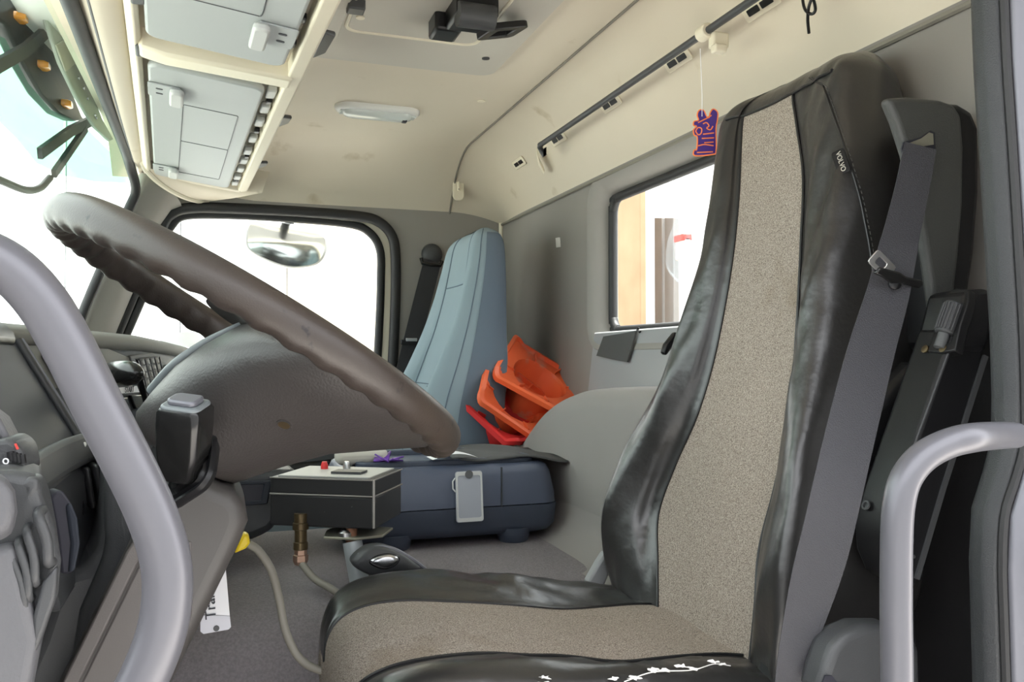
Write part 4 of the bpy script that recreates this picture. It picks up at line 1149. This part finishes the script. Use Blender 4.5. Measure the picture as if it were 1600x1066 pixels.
MB().prism([at(a, c, y=.842) for a, c in [(104, 790), (112, 786), (122, 810), (126, 850), (118, 892), (108, 897), (112, 850)]], (-.01, .02, 0)).build('pocket_side', CLUST, dash, bevel=.003)
MB().prism([at(a, c, y=.95) for a, c in [(92, 900), (130, 890), (158, 850), (165, 700), (240, 760), (215, 850), (100, 1090), (0, 1480), (-120, 1480), (20, 1090), (60, 1000)]], (-.05, .25, 0)).build('lower_body', GREYP, dash, bevel=.02, bseg=3)
# near end of the dash with the light switch bank
endp = MB().prism([at(a, c, y=.60) for a, c in [(-60, 735), (20, 735), (52, 742), (70, 752), (66, 775), (84, 820), (96, 880), (92, 930), (68, 1000), (50, 1090), (20, 1500), (-160, 1500), (-160, 735)]], (-.03, .16, 0)).build('end_panel', GREYP, dash, bevel=.010, bseg=3)
for (x0, y0, x1, y1, w) in [(60, 802, 76, 884, 8), (42, 826, 55, 915, 6.5), (29, 846, 45, 940, 6), (18, 862, 40, 958, 5)]:
    a, c = at(x0, y0, y=.592), at(x1, y1, y=.592)
    r_ = w * .55 / 1324
    MB().tube(spl([a + V(0, .012, 0), a + V(0, .0, -.002), (a + c) / 2 + V(.002, -.002, 0), c + V(0, 0, .002), c + V(0, .012, 0)], 14), r_, 10).build('rocker_switch', GREYP, endp)
MB().loft([[at(a, c, y=yy) for a, c in pts] for yy, pts in ((.585, [(-40, 745), (5, 735), (26, 765), (30, 800), (22, 838), (-5, 850), (-40, 850)]), (.57, [(-40, 755), (2, 748), (18, 772), (21, 800), (15, 826), (-5, 838), (-40, 838)]))]).build('end_bolster', PADG, dash, bevel=.004)
MB().prism([at(a, c, y=.588) for a, c in [(-30, 862), (22, 850), (30, 880), (60, 1000), (44, 1090), (14, 1480), (-150, 1480), (-150, 862)]], (0, .02, 0)).build('end_pad', PADG, dash, bevel=.006, bseg=3)
MB().prism([at(a, c, y=.598) for a, c in [(70, 905), (92, 880), (90, 930), (66, 1000), (52, 1030), (55, 960)]], (0, -.008, 0)).build('end_lip', GREYP, dash, bevel=.003)
MB().prism([at(a, c, y=.62) for a, c in [(24, 770), (36, 750), (56, 738), (70, 742), (70, 756), (50, 790), (30, 812)]], (0, -.02, 0)).build('end_corner', GREYP, dash, bevel=.006, bseg=3)
# thumbwheel dimmer beside the cluster
MB().prism([at(a, c, y=.64) for a, c in [(-20, 690), (15, 685), (34, 700), (42, 738), (30, 752), (-20, 760)]], (0, .05, 0)).build('dimmer_housing', GREYP, dash, bevel=.006)
for k in range(4):
    MB().tube([at(16 + 6 * k, 706 + 1.5 * k, y=.636), at(18 + 6 * k, 720 + 1.5 * k, y=.636)], .0022, 8).build('dimmer_rib', BLACKP, dash)
MB().tube([at(9 + math.cos(t) * 4, 721 + math.sin(t) * 4, y=.634) for t in np.linspace(0, 2 * math.pi, 14, endpoint=False)], .0005, 5, True).build('dimmer_mark', WHITE, dash)
MB().prism([at(a, c, y=.637) for a, c in [(22, 694), (25, 693), (29, 702), (26, 703)]], (0, .002, 0)).build('red_mark', REDC, dash)
MB().prism([at(a, c, y=.66) for a, c in [(-20, 640), (0, 655), (18, 690), (6, 694), (-20, 665)]], (0, .03, 0)).build('pale_rim', PADG, dash, bevel=.003)
# centre lower storage behind the column
ctrl = MB().prism([at(a, c, y=1.50) for a, c in [(330, 735), (470, 735), (450, 795), (425, 832), (395, 845), (330, 850)]], (-.02, .30, 0)).build('centre_storage', DASHD, dash, bevel=.015, bseg=3)
MB().ring([at(a, c, y=1.495) for a, c in [(340, 752), (425, 752), (418, 788), (340, 794)]], [at(a, c, y=1.495) for a, c in [(350, 758), (412, 757), (408, 782), (350, 787)]], (0, .008, 0)).build('storage_frame', CLUST, ctrl, bevel=.002)
MB().prism([at(a, c, y=1.497) for a, c in [(350, 758), (412, 757), (408, 782), (350, 787)]], (0, .004, 0)).build('storage_recess', INK, ctrl)

# folded paper lying on the far dash
pp_ = [V(-.30, 2.15, .048), V(-.12, 2.28, .033), V(-.10, 2.45, .033), V(-.26, 2.50, .05)]
pp_ = [at(232, 541, y=2.2), at(262, 527, y=2.30), at(308, 520, y=2.42), at(335, 548, y=2.30)]
tag(MB().loft([spl([pp_[0], (pp_[0] + pp_[3]) / 2 + V(0, 0, .004), pp_[3]], 8), spl([pp_[1], (pp_[1] + pp_[2]) / 2 + V(0, 0, .008), pp_[2]], 8)], False).build('paper_sheet', WHITE), 'white paper sheet lying on the passenger side of the dashboard', 'paper')

# ================================================================== DEVICE ON THE TUNNEL
dv = thing('cool_box', 'blue-grey plastic console box on round feet on the engine tunnel', 'console box', (.44, 1.7, -.368))
x0, x1, y0, y1 = .20, .640, 1.575, 1.86
zb, zm, zt = -.352, -.292, -.212
def drg(z, ins, insl=None):
    w = x1 - x0 - 2 * ins; h = y1 - y0 - 2 * ins
    return [V((x0 + x1) / 2 + a, (y0 + y1) / 2 + c, z) for a, c in rrect(w, h, .035, 6)]
MB().loft([drg(zb, .03), drg(zb + .006, .012), drg(zb + .02, .003), drg(zm - .001, .0)]).build('lower_shell', DEV2, dv, smooth=50)
MB().loft([drg(zm + .001, .002), drg(zm + .02, .003), drg(zt - .02, .010), drg(zt - .006, .016), drg(zt, .026)]).build('upper_shell', DEV, dv, smooth=50)
for fx, fy in ((.31, 1.61), (.55, 1.61), (.31, 1.82), (.55, 1.82)):
    MB().lathe([(.026, 0), (.030, .004), (.034, .02), (.036, .03)], V(fx, fy, -.3685), (0, 0, 1), 20).build('foot', DEV2, dv)
MB().box((.515, 1.5755, -.255), (.0025, .004, .078)).build('joint_line', DASHD, dv)
# shallow tray rim on top
MB().ring([V(.42 + a, 1.715 + c, zt - .002) for a, c in rrect(.36, .21, .03)], [V(.42 + a, 1.715 + c, zt - .002) for a, c in rrect(.33, .18, .02)], (0, 0, .012)).build('tray_rim', DEV2, dv, bevel=.003)
# cloth on its top
rows = []
for i in range(14):
    x = .44 + (.665 - .44) * i / 13
    rows.append([V(x, y + .004 * math.sin(x * 90), zt + .012 + .003 * math.sin(x * 40 + y * 30) - (.010 * smooth01((x - .60) / .06))) for y in np.linspace(1.60, 1.84, 10)])
o = MB().loft(rows, False).build('dark_cloth', MATF); m = o.modifiers.new('t', 'SOLIDIFY'); m.thickness = .004
tag(o, 'dark grey cloth draped over the top of the blue-grey box', 'cloth')
# badge holder on the front face
ch = thing('badge_holder', 'frosted plastic card holder leaning on the front of the blue-grey box', 'card holder', at(733, 814, y=1.57))
Mh = frame(at(733, 776, y=1.568), (1, 0, 0), (0, .12, 1))
sgh = 1 if Mh.to_3x3().col[2].y < 0 else -1
MB().plate(rrect(.054, .096, .005), Mh, .003).build('holder', CLEARC, ch, bevel=.001)
MB().ring([Mh @ Vector((a, c, .0032)) for a, c in rrect(.052, .094, .005)], [Mh @ Vector((a, c, .0032)) for a, c in rrect(.045, .080, .004)], Mh.to_3x3() @ Vector((0, 0, .001))).build('holder_rim', DOORG2, ch)
MB().lathe([(.008, 0), (.008, .0012)], Mh @ Vector((0, .042, .0035)), Mh.to_3x3().col[2], 16).build('thumb_notch', DASHG, ch)
MB().tube([Mh @ Vector((-.027, .036, .002)), Mh @ Vector((-.032, .03, .002)), Mh @ Vector((-.032, .016, .002)), Mh @ Vector((-.027, .010, .002))], .0016, 6).build('side_loop', DOORG2, ch)
# small things on the box top
tag(MB().loft([[V(x, y, zt + .014 + .01 * math.sin(3 * (x - .38) / .09) ) for x in np.linspace(.38, .47, 8)] for y in (1.585, 1.64)], False).build('paper_slip', WHITE), 'curled white paper slip on the front edge of the blue-grey box', 'paper')
w_ = MB()
for k in range(5):
    ang = k * 1.2
    w_.add([V(.300, 1.62, zt + .012), V(.300 + .03 * math.cos(ang), 1.62 + .03 * math.sin(ang), zt + .020 + .008 * (k % 2)), V(.300 + .03 * math.cos(ang + 1), 1.62 + .03 * math.sin(ang + 1), zt + .014)], [(0, 1, 2)])
o = w_.build('wrapper', mat('purple_foil', (.16, .06, .38), .3, metal=.3)); m = o.modifiers.new('t', 'SOLIDIFY'); m.thickness = .003
tag(o, 'crumpled purple wrapper on the blue-grey box behind the control box', 'wrapper')
tag(MB().box((.255, 1.66, zt + .018), (.10, .05, .03)).build('gloves', mat('pale_fabric', (.5, .48, .42), .9), bevel=.012, bseg=3), 'pale rolled fabric lying on the blue-grey box under the steering wheel', 'fabric roll')

# ================================================================== CONTROL BOX ON STAND
cbx = thing('control_box', 'black metal control box with worn edges on a galvanised post', 'control box', (.24, 1.36, -.60))
cc = at(584, 750, y=1.30); zt_ = cc.z; zbot = at(584, 828, y=1.30).z
a_ = V(-.866, .5, 0); b_ = V(.5, .866, 0); LA, LB = .172, .132
c00 = V(cc.x, 1.30, 0)
def cquad(z): return [c00 + V(0, 0, z), c00 + a_ * LA + V(0, 0, z), c00 + a_ * LA + b_ * LB + V(0, 0, z), c00 + b_ * LB + V(0, 0, z)]
zs = zt_ - .026
MB().prism(cquad(zbot), (0, 0, zs - zbot - .001)).build('body', BOXB, cbx, bevel=.003)
lidb = MB().prism(cquad(zs), (0, 0, zt_ - zs)).build('lid', BOXB, cbx, bevel=.003)
for z in (zs, zt_ - .001):
    q_ = cquad(z)
    MB().tube([q_[1] + V(0, -.001, 0), q_[0] + V(0, -.0008, 0), q_[3] + V(.0008, 0, 0)], .0013, 6).build('worn_edge', WORN, cbx)
MB().tube([c00 + V(0, -.0005, zbot + .002), c00 + V(0, -.0005, zt_)], .0022, 6).build('worn_corner', WORN, cbx)
MB().prism([p + V(0, 0, .0) + (c00 + a_ * LA / 2 + b_ * LB / 2 + V(0, 0, zt_) - p) * .12 for p in cquad(zt_)], (0, 0, .002)).build('face_plate', mat('control_face', (.45, .45, .43), .5), cbx)
MB().box((0, 0, 0), (.05, .03, .004), frame(c00 + a_ * .06 + b_ * .05 + V(0, 0, zt_ + .004), a_, b_)).build('name_plate', GREYP, cbx)
for u, v, m_ in ((.12, .09, REDP), (.085, .10, STEEL)):
    MB().lathe([(.006, 0), (.006, .006), (.004, .012)], c00 + a_ * u + b_ * v + V(0, 0, zt_ + .002), (0, 0, 1), 12).build('toggle', m_, cbx)
# bracket, bolt, post
bk = c00 + a_ * .035 + b_ * .02
MB().prism([c00 + a_ * (-.004) + b_ * .03 + V(0, 0, zbot - .018), c00 + a_ * .03 + b_ * -.0 + V(0, 0, zbot - .018), c00 + a_ * .082 + V(0, 0, zbot - .018), c00 + a_ * .09 + b_ * .03 + V(0, 0, zbot - .014), c00 + a_ * .09 + b_ * .08 + V(0, 0, zbot - .014), c00 + b_ * .09 + V(0, 0, zbot - .018)], (0, 0, .004)).build('bracket', BRACK, cbx, bevel=.001)
MB().lathe([(.012, 0), (.012, .006), (.008, .010)], c00 + a_ * .05 + b_ * .012 + V(0, 0, zbot - .014), (0, 0, 1), 10).build('bolt', STEEL, cbx)
pt = at(549, 838, y=1.335); pbm = at(568, 945, y=1.315)
MB().tube([pt + V(0, 0, .02), pt + V(0, 0, -.012)], .009, 12).build('rusty_pin', mat('rusty_steel', (.25, .12, .07), .6, metal=.4), cbx)
pd = (pbm - pt).normalized()
MB().tube([pt + pd * .008, pt + pd * .30], .0152, 20).build('post', GALV, cbx)
# cable gland under the box
g0 = at(470, 812, y=1.36)
MB().lathe([(.0105, .01), (.0105, -.004), (.0125, -.005), (.0125, -.015), (.0095, -.016), (.0095, -.034), (.0112, -.035), (.0112, -.046)], g0, (0, 0, 1), 16).build('gland', BRASS, cbx)
MB().lathe([(.0095, -.047), (.0095, -.054), (.0115, -.055), (.0115, -.064), (.0085, -.070)], g0, (0, 0, 1), 6).build('gland_nut', COPPER, cbx, smooth=20)
gz = g0 + V(0, 0, -.066)
tag(MB().tube(spl([gz, at(474, 884, y=1.352), at(492, 905, y=1.335), at(520, 922, y=1.315), at(560, 950, y=1.30), at(600, 985, y=1.30)], 40), .0058, 12).build('cable', CABLE), 'grey cable running from the brass gland under the control box', 'cable')
yc2 = thing('connector_cable', 'grey cable with yellow connector hanging from the steering column to the seat', 'cable', at(480, 1040, y=1.14))
cp = [at(a, c, y=yy) for a, c, yy in [(388, 850, 1.12), (405, 862, 1.12), (424, 892, 1.12), (436, 935, 1.12), (446, 985, 1.11), (466, 1026, 1.10), (495, 1046, 1.09), (530, 1046, 1.09), (570, 1044, 1.10)]]
MB().tube(spl(cp, 60), .0052, 12).build('lead', CABLE, yc2)
MB().prism([at(a, c, y=1.105) for a, c in [(366, 866), (380, 834), (389, 838), (391, 850), (384, 858)]], (0, .022, 0)).build('connector', YELL, yc2, bevel=.003)
# white paper tag
tg_ = thing('paper_tag', 'white handwritten tag hanging beside the steering column', 'tag', at(338, 990, y=1.06))
tp = [at(a, c, y=1.06) for a, c in [(314, 960), (318, 880), (352, 880), (359, 962)]]
MB().prism(tp, (0, .0012, 0)).build('card', WHITE, tg_)
MB().prism([at(a, c, y=1.059) for a, c in [(313, 970), (314, 962), (359, 963), (361, 980), (357, 984), (318, 991), (313, 987)]], (0, .0025, 0)).build('pale_end', mat('grey_card', (.62, .62, .67), .5), tg_)
MB().lathe([(.0034, 0), (.0034, .0008)], at(338, 982, y=1.0588), (0, -1, 0), 16).build('eyelet', GREYP, tg_)
Mtr = frame(at(329, 946, y=1.0585), at(327, 910, y=1.0585) - at(331, 980, y=1.0585), V(-1, 0, .05))
text('Tran', .017, Mtr, INK, tg_, 'handwriting')

# ================================================================== GEAR SELECTOR HANDLE
gs = thing('gear_selector', 'dark gear selector handle with silver oval button beside the driver seat', 'gear selector', at(600, 905, y=1.27))
gp = [at(a, c, y=1.25) for a, c in [(551, 884), (556, 872), (575, 858), (598, 855), (622, 863), (642, 874), (662, 892), (640, 902), (612, 905), (588, 904), (566, 896)]]
gl_ = spl(gp, 40, True); cgp = sum(gl_, V(0, 0, 0)) / 40
def gsc(k, dy): return [cgp + (p - cgp) * k + V(0, dy, 0) for p in gl_]
MB().loft([gsc(.80, 0), gsc(.95, .005), gsc(1, .014), gsc(1, .03), gsc(.9, .042), gsc(.7, .047)]).build('grip', GREYP, gs, smooth=60)
bt = [at(a, c, y=1.246) for a, c in [(578, 878), (590, 870), (606, 867), (620, 870), (624, 876), (616, 885), (602, 889), (588, 886)]]
bo = spl(bt, 30, True); cb_ = sum(bo, V(0, 0, 0)) / 30
MB().loft([[cb_ + (p - cb_) * k + V(0, dy, 0) for p in bo] for k, dy in ((1, .006), (1, .001), (.85, -.0025), (.5, -.0035))]).build('button', CHROME, gs, smooth=60)
MB().tube(spl([p + V(0, .003, 0) for p in bo], 30, True), .0014, 6, True).build('button_ring', BLACKG, gs)
MB().tube(spl([at(a, c, y=1.262) for a, c in [(560, 868), (585, 856), (610, 857), (640, 872), (668, 893)]], 20), .0035, 8).build('top_trim', PAINTG, gs)
MB().tube([at(590, 903, y=1.275), at(600, 960, y=1.28)], .012, 12).build('shaft', BLACKP, gs)

# ================================================================== TRAFFIC CONES behind the hump
def cone(label, o, axis, up, m_, s=1.0):
    root = thing('traffic_cone', label, 'traffic cone', o, 'traffic cones stowed beside the passenger seat')
    M = frame(o, Vector(axis).cross(Vector(up)), up)           # local z = side x up -> roughly axis
    # local: base square in (a,b), cone along +ax
    ax = Vector(axis).normalized(); ub = Vector(up); ub = (ub - ax * ub.dot(ax)).normalized(); ua = ub.cross(ax)
    def rg(w, r, h, wob=0.): return [o + ax * (h + wob * math.sin(4 * math.pi * (i / 24.) + 1)) + (ua * a + ub * c) for i, (a, c) in enumerate(rrect(w, w, r))]
    hw = .115 * s
    base = MB().loft([rg(2 * hw, .03 * s, .012, .012), rg(2 * hw, .03 * s, 0, .012), rg(2 * hw - .02 * s, .026 * s, -.002, .012), rg(2 * hw - .022 * s, .025 * s, .01, .012), rg(.15 * s, .07 * s, .016, .004), rg(.15 * s, .0745 * s, .02), rg(.05 * s, .0245 * s, .25 * s), rg(.044 * s, .0215 * s, .25 * s), rg(.14 * s, .0695 * s, .026)], True, False, False).build('body', m_, root, smooth=50)
    for k in range(8):
        an = R(22 + 45 * k)
        d = ua * math.cos(an) + ub * math.sin(an)
        t_ = ax.cross(d)
        p0 = o + d * .076 * s + ax * .012; p1 = o + d * .108 * s + ax * .004
        MB().prism([p0 - t_ * .0015, p1 - t_ * .0015, p1 - t_ * .0015 + ax * .014, p0 - t_ * .0015 + ax * .016], t_ * .003).build('rib', m_, root)
    return root
cax = (-.26, .56, -.75); cup = (.81, -.28, -.5)
cone('red plastic traffic cone lowest in the pile beside the blue seat', at(795, 648, y=2.0), (-.32, .50, -.75), (.5, -.6, -.6), REDP, .85)
cone('orange plastic traffic cone in the middle of the pile beside the blue seat', at(812, 618, y=2.01), (-.45, .60, -.62), (.75, .1, -.65), ORANGE, 1.0)
cone('orange plastic traffic cone on top of the pile against the grey wall', at(848, 585, y=2.03), cax, cup, ORANGE, 1.0)

# ================================================================== FLAP ON REAR WALL
fl = [at(a, c, x=XR - .009) for a, c in [(945, 526), (975, 521), (996, 517), (990, 540), (982, 566), (960, 562), (934, 556)]]
o = MB().prism(fl, (-.004, 0, 0)).build('fabric_flap', MATF)
tag(o, 'dark grey fabric strap flap hanging below the rear window', 'strap')
o = MB().tube([at(998, 512, x=XR - .01), at(996, 516, x=XR - .012), at(1000, 519, x=XR - .01)], .003, 6).build('wall_clip', BLACKP)
tag(o, 'tiny black clip at the corner of the fabric flap', 'clip')

# ================================================================== OUTSIDE
ground = struct(MB().box((0, 1, -2.15), (60, 60, .1)).build('ground', CONC))
light_block = struct(MB().box((.5, -3.2, -.2), (14, .1, 3.9)).build('wall_light_block', mat('light_block_grey', (.34, .35, .36), .7)))  # added wall, unseen behind the camera, cuts light entering the open side
cw = thing('container_wall', 'bright white panelled wall outside the passenger door', 'wall', (-.5, 4.4, -2.1))
for k in range(14):
    x = -4.2 + .5 * k
    MB().box((x + .25, 4.42, .2), (.497, .06, 4.6)).build('wall_panel', EXTC if k == 9 else EXTW, cw, bevel=.01)
MB().box((-.7, 4.50, .2), (7.0, .06, 4.6)).build('backing', EXTW, cw)
yw = thing('yard_wall', 'white painted wall seen through the rear window', 'wall', (2.9, 3, -2.1))
for k in range(8):
    MB().box((2.9, .8 + .7 * k, 0), (.08, .69, 4.2)).build('wall_panel', EXTW, yw, bevel=.01)
pl = at(968, 430, x=2.2)
tag(MB().prism([at(938, 300, x=1.75) + V(0, 0, 1.0), at(1000, 300, x=1.75) + V(0, 0, 1.0), V(1.75, at(1000, 300, x=1.75).y, -2.1), V(1.75, at(938, 300, x=1.75).y, -2.1)], (.03, 0, 0)).build('plywood_board', TIMB, bevel=.004), 'pale brown plywood board standing outside the rear window', 'board')
for k, (a0, a1) in enumerate(((1022, 1034), (1038, 1052))):
    p0, p1 = at(a0, 340, x=1.9), at(a1, 340, x=1.9)
    tag(MB().prism([p0, p1, V(1.9, p1.y, -2.1), V(1.9, p0.y, -2.1)], (.03, 0, 0)).build('weathered_plank', GREYW, bevel=.004), ('left' if k == 0 else 'right') + ' one of two weathered grey planks outside the rear window', 'plank', 'weathered planks outside')
bg = thing('plastic_bag', 'clear plastic bag with a red printed packet outside the rear window', 'bag', at(1060, 470, x=1.868))
bc = at(1062, 390, x=1.868)
rings = []
for k in range(9):
    h = .17 - .30 * k / 8; rr = [.01, .03, .05, .075, .09, .10, .10, .08, .03][k]
    rings.append([bc + V(.4 * rr * math.cos(t) , rr * math.sin(t) * (1 + .15 * math.sin(5 * t + k)), h + .01 * math.sin(3 * t + k)) for t in np.linspace(0, 2 * math.pi, 18, endpoint=False)])
MB().loft(rings).build('film', BAGM, bg, smooth=60)
MB().box(bc + V(0, -.03, .0), (.04, .08, .10)).build('packet', mat('packet_print', (.6, .42, .35), .6), bg, bevel=.01)
MB().box(bc + V(-.002, -.03, .045), (.045, .08, .03)).build('packet_band', REDC, bg, bevel=.005)

# kerb mirror over the far door
mr = thing('door_mirror', 'rounded kerb mirror hanging outside the far door window', 'mirror', at(448, 418, y=2.95))
mp = [(386, 352), (400, 343), (440, 347), (480, 356), (508, 370), (512, 384), (504, 406), (486, 416), (450, 418), (410, 404), (386, 388), (383, 370)]
ml_ = spl([at(a, c, y=2.95) for a, c in mp], 48, True); mc = sum(ml_, V(0, 0, 0)) / 48
def mrg(k, dy): return [mc + (p - mc) * k + V(0, dy, 0) for p in ml_]
MB().loft([mrg(.96, -.004), mrg(1.0, 0), mrg(1.0, .02), mrg(.85, .05), mrg(.5, .07)]).build('shell', mat('mirror_housing', (.35, .36, .36), .4), mr, smooth=60)
MB().loft([mrg(.94, -.005), mrg(.7, -.012), mrg(.4, -.016), mrg(.05, -.0175)]).build('glass', MIRR, mr, smooth=80)
MB().tube(spl([at(452, 352, y=2.97), at(452, 338, y=2.96), at(453, 322, y=2.88), V(at(453, 322, y=2.88).x, 2.66, .47)], 16), .016, 12).build('arm', BLACKP, mr)

# sun visor outside the windshield
vz = thing('sun_visor', 'green tinted outside sun visor with amber marker lamps above the windshield', 'sun visor', (-.45, 1.6, .3))
VN = V(.99, -.14, 0)
def vs_(px, py, x): return on(px, py, V(x, 2.6, 0), VN)       # bowed with the cab front
XV = -.315
dark = [(-60, -30), (70, -30), (82, 20), (96, 90), (112, 140), (128, 180), (134, 188), (116, 190), (94, 180), (66, 150), (36, 98), (10, 40), (-60, -10)]
bm_ = MB().prism([vs_(a, c, XV) for a, c in dark], (-.03, 0, 0)).build('beam', DARKM, vz, bevel=.006)
for a, c in ((32, 28), (68, 103), (104, 163)):
    p = vs_(a, c, XV + .006)
    MB().loft([[p + V(dx, y_, z_) for y_, z_ in rrect(.040 * k, .016 * k, .006 * k)] for dx, k in ((-.01, 1), (.004, 1), (.012, .7))]).build('marker_lamp', AMBER, vz, smooth=50)
green = [(-60, 30), (8, 60), (44, 130), (80, 172), (120, 190), (140, 205), (205, 270), (200, 286), (150, 284), (100, 274), (60, 255), (28, 215), (-60, 130)]
gsh = MB().prism([vs_(a, c, XV + .012) for a, c in green], (-.004, 0, 0)).build('shade', VISGRN, vz)
strip = [(62, -20), (112, -20), (120, 50), (140, 130), (160, 185), (178, 218), (172, 221), (150, 200), (120, 150), (96, 100), (76, 40)]
rl = MB().prism([vs_(a, c, -.262) for a, c in strip], (-.01, 0, 0)).build('roof_flange', mat('flange_paint', (.42, .46, .42), .45), vz, bevel=.003)
for a, c in ((90, 38), (122, 122), (130, 138), (136, 154), (148, 180), (150, 184)):
    MB().lathe([(.004, 0), (.004, .003)], vs_(a, c, -.260), (1, 0, 0), 10).build('rivet', CHROME, vz)
MB().prism([vs_(a, c, -.258) for a, c in [(88, 70), (122, 50), (132, 88), (104, 112)]], (-.004, 0, 0)).build('bracket_plate', mat('bracket_paint', (.5, .5, .42), .5), vz, bevel=.002)
for pts, w in (([(-20, 112), (40, 78), (80, 42)], .026), ([(62, 240), (110, 205), (140, 190)], .024), ([(84, 272), (112, 232), (134, 200)], .018)):
    MB().ribbon([vs_(a, c, XV + .022) for a, c in pts], w, (1, 0, 0), .010).build('strut', DARKM, vz)
wm = MB().tube(spl([vs_(a, c, -.30) for a, c in [(-30, 268), (8, 285), (40, 297), (62, 294), (78, 278)]], 24), .008, 10).build('mirror_arm', DARKM)
tag(wm, 'bent dark mirror arm outside the windshield', 'mirror arm')

bpy.context.view_layer.update()
